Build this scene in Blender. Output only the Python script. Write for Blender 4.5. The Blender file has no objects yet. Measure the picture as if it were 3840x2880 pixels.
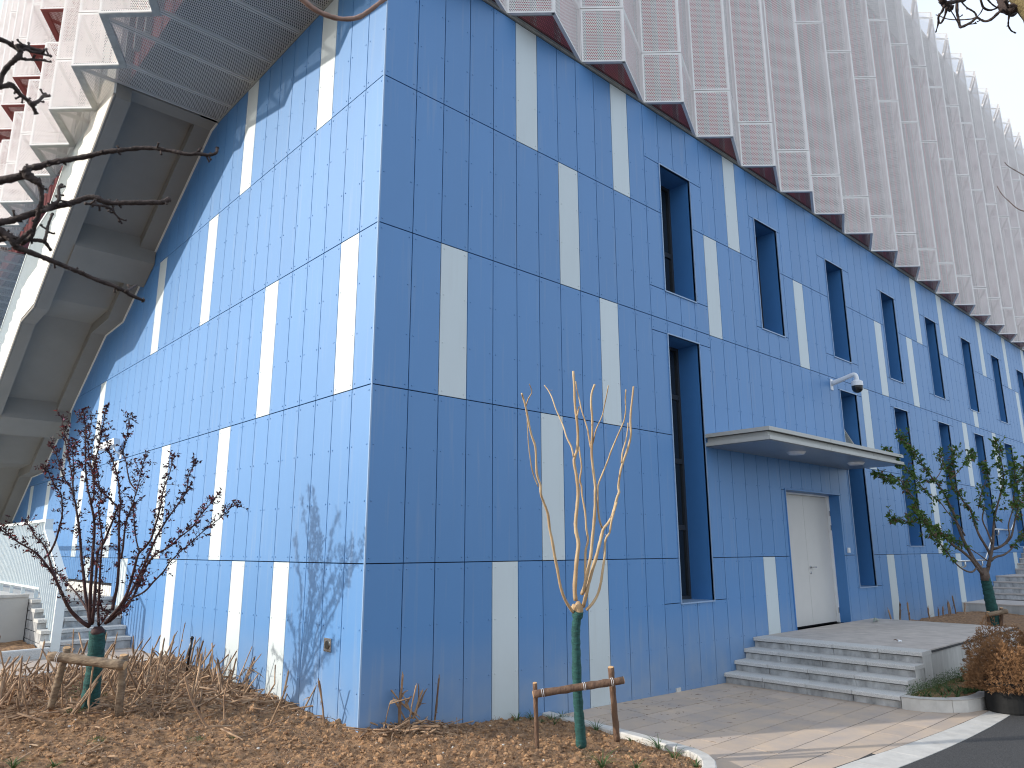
import bpy, math, random
from mathutils import Vector, Matrix, noise
random.seed(7)
R_ = math.radians
SC = bpy.context.scene
# ---------------------------------------------------------------- camera, sky, sun, exposure
CP = Vector((-3.93147, -6.36821, 1.95))
CF = Vector((0.66270527, 0.71595676, 0.21960795)); CR = Vector((0.73429406, -0.67882583, -0.00278042)); CU = Vector((-0.14708488, -0.16309941, 0.97558424))
FPX = 2747.56
cd = bpy.data.cameras.new('camera'); cam = bpy.data.objects.new('camera', cd)
SC.collection.objects.link(cam); SC.camera = cam
cam.matrix_world = Matrix(((CR.x, CU.x, -CF.x, CP.x), (CR.y, CU.y, -CF.y, CP.y), (CR.z, CU.z, -CF.z, CP.z), (0, 0, 0, 1)))
cd.sensor_width = 36; cd.lens = FPX/3840*36; cd.clip_start = .05; cd.clip_end = 600
cd.dof.use_dof = True; cd.dof.focus_distance = 9.0; cd.dof.aperture_fstop = 5.6
SUN = Vector((1, -.50, -.434)).normalized()      # the way the light travels
elev = math.asin(-SUN.z); azim = math.atan2(-SUN.x, -SUN.y)
W = bpy.data.worlds.new('World'); SC.world = W; W.use_nodes = True
nt = W.node_tree; nt.nodes.clear()
out = nt.nodes.new('ShaderNodeOutputWorld'); bg = nt.nodes.new('ShaderNodeBackground'); sky = nt.nodes.new('ShaderNodeTexSky')
sky.sky_type = 'NISHITA'; sky.sun_disc = False; sky.sun_elevation = elev; sky.sun_rotation = azim
sky.air_density = 1.0; sky.dust_density = 2.2; sky.ozone_density = 1.5
# thin high cloud veil over the blue
tc = nt.nodes.new('ShaderNodeTexCoord'); nz = nt.nodes.new('ShaderNodeTexNoise'); nz.inputs['Scale'].default_value = 2.2; nz.inputs['Detail'].default_value = 5
rmp = nt.nodes.new('ShaderNodeMapRange'); rmp.inputs[1].default_value = .3; rmp.inputs[2].default_value = .75; rmp.inputs[3].default_value = .45; rmp.inputs[4].default_value = .75
mx = nt.nodes.new('ShaderNodeMix'); mx.data_type = 'RGBA'; mx.inputs[7].default_value = (8.5, 9.4, 10.7, 1)
L = nt.links.new
L(tc.outputs['Generated'], nz.inputs['Vector']); L(nz.outputs['Fac'], rmp.inputs[0]); L(rmp.outputs[0], mx.inputs[0])
L(sky.outputs[0], mx.inputs[6]); L(mx.outputs[2], bg.inputs['Color']); L(bg.outputs[0], out.inputs['Surface'])
bg.inputs['Strength'].default_value = .135
sd = bpy.data.lights.new('sun', 'SUN'); sun = bpy.data.objects.new('sun', sd); SC.collection.objects.link(sun)
sd.energy = 3.25; sd.angle = R_(.8); sd.color = (1, .94, .85)
sun.rotation_euler = SUN.to_track_quat('-Z', 'Y').to_euler()
SC.view_settings.view_transform = 'Standard'; SC.view_settings.look = 'None'; SC.view_settings.gamma = 1; SC.view_settings.use_curve_mapping = False
SC.view_settings.exposure = .30
SC.cycles.transparent_max_bounces = 14; SC.cycles.max_bounces = 6; SC.cycles.use_denoising = True; SC.cycles.filter_width = 1.1
COL = SC.collection

# ---------------------------------------------------------------- helpers
def back(px, py, d):
    "a point seen at photo pixel (px,py), d metres deep along the view"
    return CP + (CF + CR*((px-1920)/FPX) - CU*((py-1440)/FPX))*d
def proj(p):
    v = p-CP; w = v.dot(CF)
    if w < .05: return None
    return 1920+FPX*v.dot(CR)/w, 1440-FPX*v.dot(CU)/w, w
class MB:
    def __init__(s): s.v = []; s.f = []; s.m = []; s.uv = {}
    def quad(s, a, b, c, d, m=0, uv=None):
        i = len(s.v); s.v += [tuple(a), tuple(b), tuple(c), tuple(d)]; s.f.append((i, i+1, i+2, i+3)); s.m.append(m)
        if uv: s.uv[len(s.f)-1] = uv
    def poly(s, pts, m=0, uv=None):
        i = len(s.v); s.v += [tuple(p) for p in pts]; s.f.append(tuple(range(i, i+len(pts)))); s.m.append(m)
        if uv: s.uv[len(s.f)-1] = uv
    def box(s, x0, x1, y0, y1, z0, z1, m=0, f=None):
        P = [(x, y, z) for z in (z0, z1) for y in (y0, y1) for x in (x0, x1)]
        if f: P = [f(*p) for p in P]
        i = len(s.v); s.v += [tuple(p) for p in P]
        for q in ((0, 2, 3, 1), (4, 5, 7, 6), (0, 1, 5, 4), (2, 6, 7, 3), (0, 4, 6, 2), (1, 3, 7, 5)):
            s.f.append(tuple(i+k for k in q)); s.m.append(m)
    def bar(s, a, b, w, h, m=0, up=Vector((0, 0, 1))):
        a = Vector(a); b = Vector(b); d = (b-a).normalized(); r = d.cross(up)
        if r.length < 1e-4: r = Vector((1, 0, 0))
        r.normalize(); u = r.cross(d)
        i = len(s.v)
        for p in (a, b):
            for sx, sy in ((-1, -1), (1, -1), (1, 1), (-1, 1)): s.v.append(tuple(p+r*(sx*w/2)+u*(sy*h/2)))
        for q in ((0, 1, 2, 3), (7, 6, 5, 4), (0, 4, 5, 1), (1, 5, 6, 2), (2, 6, 7, 3), (3, 7, 4, 0)):
            s.f.append(tuple(i+k for k in q)); s.m.append(m)
    def prism(s, prof, x0, x1, m=0):
        "polygon of (y,z) pushed from x0 to x1"
        n = len(prof); i = len(s.v)
        s.v += [(x0, y, z) for y, z in prof]+[(x1, y, z) for y, z in prof]
        s.f.append(tuple(range(i, i+n))); s.f.append(tuple(range(i+2*n-1, i+n-1, -1))); s.m += [m, m]
        for k in range(n):
            j = (k+1) % n; s.f.append((i+k, i+n+k, i+n+j, i+j)); s.m.append(m)
    def tube(s, pts, rad, n=7, m=0, cap=True, jit=0):
        pts = [Vector(p) for p in pts]; N = len(pts)
        if N < 2: return
        if not hasattr(rad, '__len__'): rad = [rad]*N
        d0 = (pts[1]-pts[0]).normalized(); r = d0.orthogonal().normalized(); i = len(s.v)
        for k in range(N):
            d = (pts[min(k+1, N-1)]-pts[max(k-1, 0)]).normalized()
            r = (r-d*r.dot(d))
            if r.length < 1e-5: r = d.orthogonal()
            r.normalize(); u = d.cross(r)
            for a in range(n):
                t = a*2*math.pi/n; q = rad[k]*(1+(random.uniform(-jit, jit) if jit else 0))
                s.v.append(tuple(pts[k]+r*math.cos(t)*q+u*math.sin(t)*q))
        for k in range(N-1):
            for a in range(n):
                b = (a+1) % n
                s.f.append((i+k*n+a, i+k*n+b, i+(k+1)*n+b, i+(k+1)*n+a)); s.m.append(m)
        if cap:
            s.f.append(tuple(range(i+n-1, i-1, -1))); s.f.append(tuple(range(i+(N-1)*n, i+N*n))); s.m += [m, m]
    def disc(s, c, r, h, axis='z', n=16, m=0, r2=None):
        c = Vector(c); r2 = r if r2 is None else r2; i = len(s.v)
        for k, rr in ((0, r), (1, r2)):
            for a in range(n):
                t = a*2*math.pi/n; p, q = math.cos(t)*rr, math.sin(t)*rr
                s.v.append(tuple(c+(Vector((p, q, h*k)) if axis == 'z' else Vector((p, h*k, q)) if axis == 'y' else Vector((h*k, p, q)))))
        s.f.append(tuple(range(i+n-1, i-1, -1))); s.f.append(tuple(range(i+n, i+2*n))); s.m += [m, m]
        for a in range(n):
            b = (a+1) % n; s.f.append((i+a, i+b, i+n+b, i+n+a)); s.m.append(m)
    def mesh(s, name, mats, smooth=False):
        me = bpy.data.meshes.new(name); me.from_pydata(s.v, [], s.f)
        for mt in (mats if isinstance(mats, (list, tuple)) else [mats]): me.materials.append(mt)
        if any(s.m): me.polygons.foreach_set('material_index', s.m)
        if s.uv:
            uvl = me.uv_layers.new(name='UVMap')
            for fi, uv in s.uv.items():
                p = me.polygons[fi]
                for k, li in enumerate(p.loop_indices): uvl.data[li].uv = uv[k]
        if smooth: me.polygons.foreach_set('use_smooth', [True]*len(me.polygons))
        me.update(); return me
    def build(s, name, mats, parent=None, smooth=False, **kw): return obj(name, s.mesh(name, mats, smooth), parent, **kw)
def obj(name, me, parent=None, loc=None, rz=None, label=None, cat=None, group=None, kind=None):
    o = bpy.data.objects.new(name, me); COL.objects.link(o)
    if loc is not None: o.location = loc
    if rz is not None: o.rotation_euler = (0, 0, rz)
    if parent is not None: o.parent = parent
    for k, v in (('label', label), ('category', cat), ('group', group), ('kind', kind)):
        if v: o[k] = v
    return o
def thing(name, label, cat, loc=(0, 0, 0), rz=0, group=None): return obj(name, None, None, loc, rz, label, cat, group)
def sub(root, mb):
    "shift a builder's world-space vertices into root's own space (root not rotated)"
    l = root.location; mb.v = [(x-l[0], y-l[1], z-l[2]) for x, y, z in mb.v]; return mb
def smooth_line(pts, k=4):
    pts = [Vector(p) for p in pts]
    if len(pts) < 3: return pts
    P = [pts[0]*2-pts[1]]+pts+[pts[-1]*2-pts[-2]]; o = []
    for i in range(1, len(P)-2):
        a, b, c, d = P[i-1:i+3]
        for j in range(k):
            t = j/k; o.append(.5*((2*b)+(c-a)*t+(2*a-5*b+4*c-d)*t*t+(3*b-a-3*c+d)*t**3))
    o.append(pts[-1]); return o

# ---------------------------------------------------------------- materials
def mat(name, col, rough=.6, metal=0, spec=.5, var=.12, scale=6, bump=0, bscale=60, col2=None, detail=6, objvar=0, stretch=None, transl=0):
    m = bpy.data.materials.new(name); m.use_nodes = True; n = m.node_tree; b = n.nodes['Principled BSDF']; l = n.links.new
    b.inputs['Roughness'].default_value = rough; b.inputs['Metallic'].default_value = metal; b.inputs['Specular IOR Level'].default_value = spec
    t = n.nodes.new('ShaderNodeTexCoord'); vec = t.outputs['Object']
    if stretch:
        mp = n.nodes.new('ShaderNodeMapping'); mp.inputs['Scale'].default_value = stretch; l(vec, mp.inputs[0]); vec = mp.outputs[0]
    z = n.nodes.new('ShaderNodeTexNoise'); z.inputs['Scale'].default_value = scale; z.inputs['Detail'].default_value = detail; z.inputs['Roughness'].default_value = .62; l(vec, z.inputs['Vector'])
    r = n.nodes.new('ShaderNodeMapRange'); r.inputs[1].default_value = .3; r.inputs[2].default_value = .7; l(z.outputs['Fac'], r.inputs[0])
    x = n.nodes.new('ShaderNodeMix'); x.data_type = 'RGBA'; c2 = col2 or tuple(c*(1-var) for c in col); c1 = col if col2 else tuple(min(1, c*(1+var)) for c in col)
    x.inputs[6].default_value = (*c2, 1); x.inputs[7].default_value = (*c1, 1); l(r.outputs[0], x.inputs[0]); cur = x.outputs[2]
    if objvar:
        oi = n.nodes.new('ShaderNodeObjectInfo'); hv = n.nodes.new('ShaderNodeHueSaturation'); mr = n.nodes.new('ShaderNodeMapRange')
        mr.inputs[3].default_value = 1-objvar; mr.inputs[4].default_value = 1+objvar; l(oi.outputs['Random'], mr.inputs[0]); l(mr.outputs[0], hv.inputs['Value']); l(cur, hv.inputs['Color']); cur = hv.outputs[0]
    l(cur, b.inputs['Base Color'])
    if bump:
        z2 = n.nodes.new('ShaderNodeTexNoise'); z2.inputs['Scale'].default_value = bscale; z2.inputs['Detail'].default_value = 5; l(vec, z2.inputs['Vector'])
        bp = n.nodes.new('ShaderNodeBump'); bp.inputs['Strength'].default_value = bump; bp.inputs['Distance'].default_value = .01; l(z2.outputs['Fac'], bp.inputs['Height']); l(bp.outputs[0], b.inputs['Normal'])
    if transl:
        tr = n.nodes.new('ShaderNodeBsdfTranslucent'); ms = n.nodes.new('ShaderNodeMixShader'); ms.inputs[0].default_value = transl
        l(cur, tr.inputs[0]); l(b.outputs[0], ms.inputs[1]); l(tr.outputs[0], ms.inputs[2]); l(ms.outputs[0], n.nodes['Material Output'].inputs[0])
    return m
def paint(name, col, dirt=True):
    "painted metal panel: faint streaks, rain dirt near the foot of the wall, low gloss"
    m = mat(name, col, .50, 0, .85, .035, 1.3, .04, 9, objvar=.035, stretch=(1, 1, .35)); n = m.node_tree; l = n.links.new; b = n.nodes['Principled BSDF']
    g = n.nodes.new('ShaderNodeNewGeometry'); s = n.nodes.new('ShaderNodeSeparateXYZ'); l(g.outputs['Position'], s.inputs[0])
    mp = n.nodes.new('ShaderNodeMapping'); mp.inputs['Scale'].default_value = (9, 9, .5); l(g.outputs['Position'], mp.inputs[0])
    z = n.nodes.new('ShaderNodeTexNoise'); z.inputs['Scale'].default_value = 1.5; z.inputs['Detail'].default_value = 6; l(mp.outputs[0], z.inputs['Vector'])
    z2 = n.nodes.new('ShaderNodeTexNoise'); z2.inputs['Scale'].default_value = 3.; z2.inputs['Detail'].default_value = 7; l(g.outputs['Position'], z2.inputs['Vector'])
    st = n.nodes.new('ShaderNodeMapRange'); st.inputs[1].default_value = .56; st.inputs[2].default_value = .78; st.inputs[4].default_value = .16; l(z.outputs['Fac'], st.inputs[0])
    hz = n.nodes.new('ShaderNodeMapRange'); hz.inputs[1].default_value = .25; hz.inputs[2].default_value = 1.1; hz.inputs[3].default_value = .55; hz.inputs[4].default_value = 0; l(s.outputs[2], hz.inputs[0])
    ml = n.nodes.new('ShaderNodeMath'); ml.operation = 'MULTIPLY'; l(hz.outputs[0], ml.inputs[0]); l(z2.outputs['Fac'], ml.inputs[1])
    ad = n.nodes.new('ShaderNodeMath'); ad.operation = 'ADD'; ad.use_clamp = True; l(ml.outputs[0], ad.inputs[0]); l(st.outputs[0], ad.inputs[1])
    x = n.nodes.new('ShaderNodeMix'); x.data_type = 'RGBA'; x.inputs[7].default_value = (.40, .40, .36, 1); l(ad.outputs[0], x.inputs[0])
    old = b.inputs['Base Color'].links[0].from_socket; l(old, x.inputs[6]); l(x.outputs[2], b.inputs['Base Color'])
    return m
def perforated(name, col, pitch=.030, hole=.0098, metal=0., slot=False):
    "sheet with a staggered grid of real (see-through) holes, UV in metres"
    m = mat(name, col, .45, metal, .5, .05, 2); n = m.node_tree; l = n.links.new; b = n.nodes['Principled BSDF']
    u = n.nodes.new('ShaderNodeUVMap'); sp = n.nodes.new('ShaderNodeSeparateXYZ'); l(u.outputs[0], sp.inputs[0])
    def M(op, a, c=None):
        q = n.nodes.new('ShaderNodeMath'); q.operation = op
        for i, vv in enumerate((a, c)):
            if vv is None: continue
            if isinstance(vv, (int, float)): q.inputs[i].default_value = vv
            else: l(vv, q.inputs[i])
        return q.outputs[0]
    py = pitch*math.sqrt(3); ds = []
    for off in (0, .5):
        ax = M('MULTIPLY', M('SUBTRACT', M('FRACT', M('ADD', M('DIVIDE', sp.outputs[0], pitch), off)), .5), pitch)
        ay = M('MULTIPLY', M('SUBTRACT', M('FRACT', M('ADD', M('DIVIDE', sp.outputs[1], py), off)), .5), py)
        ds.append(M('ADD', M('MULTIPLY', ax, ax), M('MULTIPLY', ay, ay)))
    hm = M('LESS_THAN', M('MINIMUM', ds[0], ds[1]), hole*hole)
    t = n.nodes.new('ShaderNodeBsdfTransparent'); ms = n.nodes.new('ShaderNodeMixShader')
    l(hm, ms.inputs[0]); l(b.outputs[0], ms.inputs[1]); l(t.outputs[0], ms.inputs[2]); l(ms.outputs[0], n.nodes['Material Output'].inputs[0])
    return m
BLUE = paint('blue_panel_paint', (.066, .215, .47)); WHT = paint('pale_panel_paint', (.555, .625, .645))
JAMB = mat('blue_reveal_paint', (.06, .20, .46), .4, var=.03)  # same paint as the panels, darkened to put recess shade in the colour
DARK = mat('dark_cavity', (.012, .013, .016), .9, var=.1)
EDGE = mat('blue_edge_trim', (.26, .38, .55), .35, var=.03)
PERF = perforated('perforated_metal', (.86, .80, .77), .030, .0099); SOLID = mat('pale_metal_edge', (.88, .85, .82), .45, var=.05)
SOFE = mat('shaded_metal_edge', (.56, .55, .52), .5, var=.05)  # screen metal again, darkened for the shade under the overhang
SOFP = perforated('perforated_shaded_metal', (.54, .525, .50), .030, .0101); GREYM = mat('grey_frame_metal', (.36, .37, .35), .6, var=.18, scale=9)  # soffit sheet is the screen metal with overhang shade in its colour
REDP = perforated('perforated_red_metal', (.30, .09, .08), .030, .0085); RED = mat('red_paint', (.30, .08, .07), .6, var=.08)
REDW = mat('red_wall_paint', (.56, .14, .17), .7, var=.1, scale=3)
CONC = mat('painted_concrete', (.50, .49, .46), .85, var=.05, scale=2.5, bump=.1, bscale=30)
CONCD = mat('darkened_concrete', (.25, .23, .20), .9, var=.07, scale=1.2)  # base lowered: occlusion beneath the stair is put into the colour
CREAM = mat('cream_render', (.74, .71, .64), .8, var=.04, scale=2)
RAILW = mat('white_steel', (.76, .80, .77), .4, var=.03)
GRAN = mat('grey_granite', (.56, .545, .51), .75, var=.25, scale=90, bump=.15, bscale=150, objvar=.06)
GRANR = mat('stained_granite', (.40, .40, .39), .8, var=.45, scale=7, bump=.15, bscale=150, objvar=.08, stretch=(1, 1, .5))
GRANW = mat('pale_granite', (.54, .52, .48), .75, var=.14, scale=5, bump=.12, bscale=150, objvar=.05)
PAVE = mat('pinkish_granite_paver', (.56, .43, .31), .8, col2=(.41, .345, .30), scale=2.2, bump=.12, bscale=160, objvar=.07)
PLAT = mat('platform_granite', (.50, .445, .395), .8, var=.16, scale=3.5, bump=.1, bscale=150, objvar=.04)
WALLC = mat('stained_cladding_stone', (.50, .49, .46), .8, var=.28, scale=3, bump=.1, bscale=120, objvar=.05, stretch=(1, 1, .25))
ASPH = mat('asphalt', (.085, .083, .082), .9, col2=(.022, .022, .023), scale=75, bump=1, bscale=90)
SOIL = mat('dry_soil', (.42, .24, .115), .95, col2=(.10, .052, .028), scale=15, bump=.9, bscale=45, detail=9)
CLOD = mat('soil_clods', (.52, .31, .16), .95, col2=(.14, .07, .035), scale=22, bump=.6, bscale=60)
STRAW = mat('dry_straw', (.52, .35, .215), .85, col2=(.11, .055, .032), scale=11, objvar=.35, stretch=(1, 1, .3))
HUSK = mat('dry_husk', (.58, .41, .26), .8, col2=(.14, .07, .042), scale=16, objvar=.3, transl=.2)
BARK = mat('brown_bark', (.20, .12, .075), .9, col2=(.09, .05, .035), scale=30, bump=1, bscale=80, stretch=(1, 1, .35))
BARKL = mat('pale_bark', (.36, .27, .18), .9, col2=(.11, .07, .045), scale=26, bump=1, bscale=70, stretch=(.35, .35, 1))
CUT = mat('cut_wood', (.62, .38, .19), .8, var=.2, scale=25)
GOLD = mat('peeled_golden_wood', (.60, .46, .28), .65, col2=(.36, .23, .12), scale=7, bump=.4, bscale=35, stretch=(1, 1, .25))
WRAP = mat('green_wrap_cloth', (.030, .135, .12), .85, col2=(.010, .048, .046), scale=16, bump=1, bscale=60, stretch=(1, 1, 3.5))
PLUMW = mat('dark_plum_bark', (.055, .024, .022), .8, var=.4, scale=20)
PLUML = mat('maroon_leaf', (.075, .018, .022), .6, col2=(.024, .010, .012), scale=7, transl=.35)
PINK = mat('pink_blossom', (.75, .30, .42), .7, var=.15, transl=.3)
CHERW = mat('grey_brown_bark', (.13, .095, .075), .85, var=.35, scale=20)
CHERL = mat('green_leaf', (.13, .22, .04), .55, col2=(.04, .095, .02), scale=6, transl=.35)
BRONZ = mat('bronze_young_leaf', (.17, .09, .05), .6, var=.3, transl=.3)
TWIG = mat('dark_branch_bark', (.045, .03, .026), .85, var=.5, scale=30, bump=.8, bscale=90)
TWIGP = mat('pinkish_branch_bark', (.30, .19, .15), .8, var=.3, scale=30)
GRASS = mat('strap_leaf_green', (.09, .17, .045), .5, col2=(.035, .075, .02), scale=8, transl=.25)
CONIF = mat('dead_conifer_brown', (.42, .235, .11), .9, col2=(.15, .075, .035), scale=7, transl=.2)
BLACKP = mat('black_grow_bag', (.010, .010, .010), .9, var=.4, scale=5, bump=.5, bscale=12)
DOORM = mat('grey_door_paint', (.62, .60, .565), .45, var=.03, scale=2)
STEEL = mat('brushed_steel', (.62, .62, .61), .25, metal=1, var=.05)
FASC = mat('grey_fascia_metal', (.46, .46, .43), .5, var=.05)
UNDER = mat('wall_tinted_underside', (.22, .26, .31), .3, spec=.7, var=.04)  # blue reflected off the wall is put into the base colour
WHITEP = mat('white_plastic', (.78, .79, .80), .3, var=.02); BLACK = mat('black_plastic', (.012, .012, .013), .25, var=.1)
FRAME = mat('dark_window_frame', (.035, .038, .042), .35, var=.08)
GLASS = mat('dark_window_glass', (.010, .014, .018), .05, spec=.8, var=.05)
GASK = mat('dark_joint', (.05, .05, .05), .9)

# ---------------------------------------------------------------- the blue building
B = thing('blue_building', 'large blue panelled building with folded perforated metal screens above and pale accent panels', 'building')
GX, PW = .0516, .4
ZR = [-.15, 1.812, 3.612, 5.411, 7.211, 9.02]
NC_R, NC_L = 92, 62
R_open = []      # x0,x1,z0,z1 openings in the right wall
for k in range(10): R_open.append((5.25+2.996*k, 6.105+2.996*k, 5.905, 8.085))
lowz = {0: 1.19, 2.0: 1.19}
R_low = [(5.25, 6.105, 1.19, 5.19), (11.335, 12.155, 1.19, 5.19)] + [(5.25+2.996*k, 6.105+2.996*k, 1.995, 5.19) for k in (3, 4, 5, 6, 7)]
R_open += R_low
DOOR = (8.60, 10.78, .55, 2.97)
R_open.append(DOOR)
def cut(rect, holes):
    res = [rect]
    for h in holes:
        nr = []
        for (a, b, c, d) in res:
            x0, x1, z0, z1 = max(a, h[0]), min(b, h[1]), max(c, h[2]), min(d, h[3])
            if x0 >= x1 or z0 >= z1: nr.append((a, b, c, d)); continue
            if z1 < d: nr.append((a, b, z1, d))
            if z0 > c: nr.append((a, b, c, z0))
            if x0 > a: nr.append((a, x0, z0, z1))
            if x1 < b: nr.append((x1, b, z0, z1))
        res = nr
    return [r for r in res if r[1]-r[0] > .02 and r[3]-r[2] > .03]
G = .0048
cache = {}
def panel_mesh(w, h, riv, col):
    key = (round(w, 3), round(h, 3), tuple(round(r, 3) for r in riv), col)
    if key in cache: return cache[key]
    m = MB(); e = .0025
    # front face with small bevel, sides
    P = [(G, 0, G), (w-G, 0, G), (w-G, 0, h-G), (G, 0, h-G)]; Q = [(G+e, -e, G+e), (w-G-e, -e, G+e), (w-G-e, -e, h-G-e), (G+e, -e, h-G-e)]; S = [(x, .012, z) for x, _, z in P]
    m.quad(*Q)
    for k in range(4): j = (k+1) % 4; m.quad(P[k], P[j], Q[j], Q[k]); m.quad(S[k], S[j], P[j], P[k])
    if w > .16:
        for rz in riv:
            if not (.02 < rz < h-.02): continue
            for rx in (.045, w-.045):
                r0 = []; r1 = []
                for a in range(7):
                    t = a*2*math.pi/7; r0.append((rx+math.cos(t)*.0105, -e-.0003, rz+math.sin(t)*.0105)); r1.append((rx+math.cos(t)*.0065, -e-.006, rz+math.sin(t)*.0065))
                for a in range(7): b_ = (a+1) % 7; m.quad(r0[a], r0[b_], r1[b_], r1[a])
                m.poly(r1)
    me = m.mesh('panel', WHT if col else BLUE); cache[key] = me; return me
whiteR = {4: {5, 10, 18, 41, 46, 55, 62, 68}, 3: {7, 16, 24, 34, 39, 51, 64}, 2: {2, 9, 31, 48, 55, 66}, 1: {6, 40, 59}, 0: {4, 8, 19, 32, 37, 43, 56}}
whiteL = {4: {3, 9}, 3: {12, 18}, 2: {1, 6, 26, 33}, 1: {9, 15, 22, 28, 41, 36}, 0: {4, 7, 13, 19, 25, 31}}
tiles = []
for side, nc, white in (('R', NC_R, whiteR), ('L', NC_L, whiteL)):
    for r in range(5):
        for c in range(nc):
            a = 0 if c == 0 else (GX+PW*c if side == 'R' else PW*c-.018); b_ = (GX if side == 'R' else -.018)+PW*(c+1)
            z0, z1 = ZR[r], ZR[r+1]
            if side == 'L' and r == 0 and a > 8.2: z0 = 1.37
            holes = R_open if side == 'R' else []
            rv = [z1-.06, z1-.62, z1-1.19, z1-1.745] if r else [z1-.06, z1-.62, z1-1.19, z1-1.73]
            for (x0, x1, c0, c1) in cut((a, b_, z0, z1), holes):
                lst = [q-c0 for q in rv if c0+.03 < q < c1-.03]
                if c1 < z1-.02 : lst.append(c1-c0-.05)
                if c0 > z0+.02 : lst.append(.05)
                ce = Vector(((x0+x1)/2, 0, (c0+c1)/2)) if side == 'R' else Vector((0, (x0+x1)/2, (c0+c1)/2))
                pj = proj(ce); vis = 0
                if pj and -150 < pj[0] < 3990 and -400 < pj[1] < 3000:
                    hz = Vector((1, 0, 0)) if side == 'R' else Vector((0, 1, 0)); p2 = proj(ce+hz*.05)
                    vis = abs(p2[0]-pj[0])/.05*(x1-x0)*(c1-c0)*FPX/pj[2]
                    if side == 'L':
                        y = ce.y      # hidden behind the outside stair
                        if c0 > 9.0-.575*max(0, y-5.4)+.1: vis = 0
                tiles.append((vis, side, x0, x1, c0, c1, lst, c in white.get(r, ())))
tiles.sort(key=lambda t: -t[0])
far = MB()
for i, (vis, side, x0, x1, z0, z1, lst, wh) in enumerate(tiles):
    me = panel_mesh(x1-x0, z1-z0, lst, wh)
    loc = (x0, 0, z0) if side == 'R' else (0, x1, z0); rz = 0 if side == 'R' else -math.pi/2
    if i < 296: obj('panel', me, B, loc, rz)
    else:
        n0 = len(far.v)
        for v in me.vertices:
            x, y, z = v.co; far.v.append((x0+x, y, z0+z) if side == 'R' else (y, x1-x, z0+z))
        for p in me.polygons: far.f.append(tuple(n0+k for k in p.vertices)); far.m.append(1 if wh else 0)
far.build('panel', [BLUE, WHT], B, kind='stuff')
# backing wall behind the panels, with the openings left free
m = MB()
for (x0, x1, z0, z1) in cut((.03, 36.9, -.3, 9.0), [(a-.02, b_+.02, c-.02, d+.02) for a, b_, c, d in R_open]): m.box(x0, x1, .03, .2, z0, z1)
m.box(.03, .2, .201, 25.2, -.3, 9.0); m.box(.2, 36.9, .7, .9, -.3, 19)
m.build('wall', DARK, B)
# corner strip
m = MB(); m.box(-.003, .012, -.003, .012, -.15, 9.0); m.build('corner_trim', EDGE, B)
m = MB(); m.box(0, 36.9, -.028, .0, 9.022, 9.05); m.box(-.028, 0, 0, 5.19, 9.022, 9.031); m.build('eave_trim', GREYM, B)
# plinth under the panels on the stair landing
m = MB(); m.box(.004, .029, 8.2, 25, 1.0, 1.325); m.build('plinth', CREAM, B)

# window reveals and windows
def window(x0, x1, z0, z1, near, openlight=False):
    D = .46; t = .012
    m = MB()
    m.quad((x0, 0, z0), (x0, D, z0), (x0, D, z1), (x0, 0, z1)); m.quad((x1, 0, z0), (x1, 0, z1), (x1, D, z1), (x1, D, z0)); m.quad((x0, 0, z1), (x0, D, z1), (x1, D, z1), (x1, 0, z1))
    rv = m.build('window_reveal', JAMB, B)
    m = MB(); o = .018
    m.box(x0-o, x0, -.016, .03, z0-o, z1+o); m.box(x1, x1+o*.4, -.016, .03, z0-o, z1+o); m.box(x0, x1, -.016, .03, z1, z1+o); m.build('edge_trim', EDGE, rv)
    m = MB(); m.box(x0, x1, -.02, D, z0-.02, z0); m.build('sill', EDGE, rv)
    m = MB(); f = .05
    m.box(x0, x0+f, D-.06, D, z0, z1); m.box(x1-f, x1, D-.06, D, z0, z1); m.box(x0+f, x1-f, D-.06, D, z1-f, z1); m.box(x0+f, x1-f, D-.06, D, z0, z0+f)
    bars = [z0+(z1-z0)*k for k in ((.42,) if z1-z0 < 2.5 else (.27, .53, .79))]
    for b_ in bars: m.box(x0+f, x1-f, D-.055, D, b_-.04, b_+.04)
    w = m.build('window', FRAME, B)
    m = MB(); m.quad((x0+f, D-.03, z0+f), (x1-f, D-.03, z0+f), (x1-f, D-.03, z1-f), (x0+f, D-.03, z1-f)); m.build('glass', GLASS, w)
    if openlight:
        m = MB(); za, zb = 3.78, 4.62; yo = D-.06
        # casement hung at its top, bottom swung outwards
        pts = lambda x, s: (x, yo-s*.43, zb-(zb-za)*s)
        for xa, xb in ((x0+.05, x0+.1), (x1-.1, x1-.05)): m.bar(pts((xa+xb)/2, 0), pts((xa+xb)/2, 1), .05, .045)
        for s in (0.03, .97): m.bar(pts(x0+.05, s), pts(x1-.05, s), .05, .045)
        fr = m.build('open_casement', FASC, w)
        m = MB(); m.quad(pts(x0+.08, .02), pts(x1-.08, .02), pts(x1-.08, .98), pts(x0+.08, .98)); m.build('glass', mat('grey_window_glass', (.20, .21, .19), .12, spec=.7, var=.05), fr)
for k, (a, b_, c, d) in enumerate(R_open[:10]): window(a, b_, c, d, k < 3)
for k, (a, b_, c, d) in enumerate(R_low): window(a, b_, c, d, k < 2, k == 1)
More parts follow.
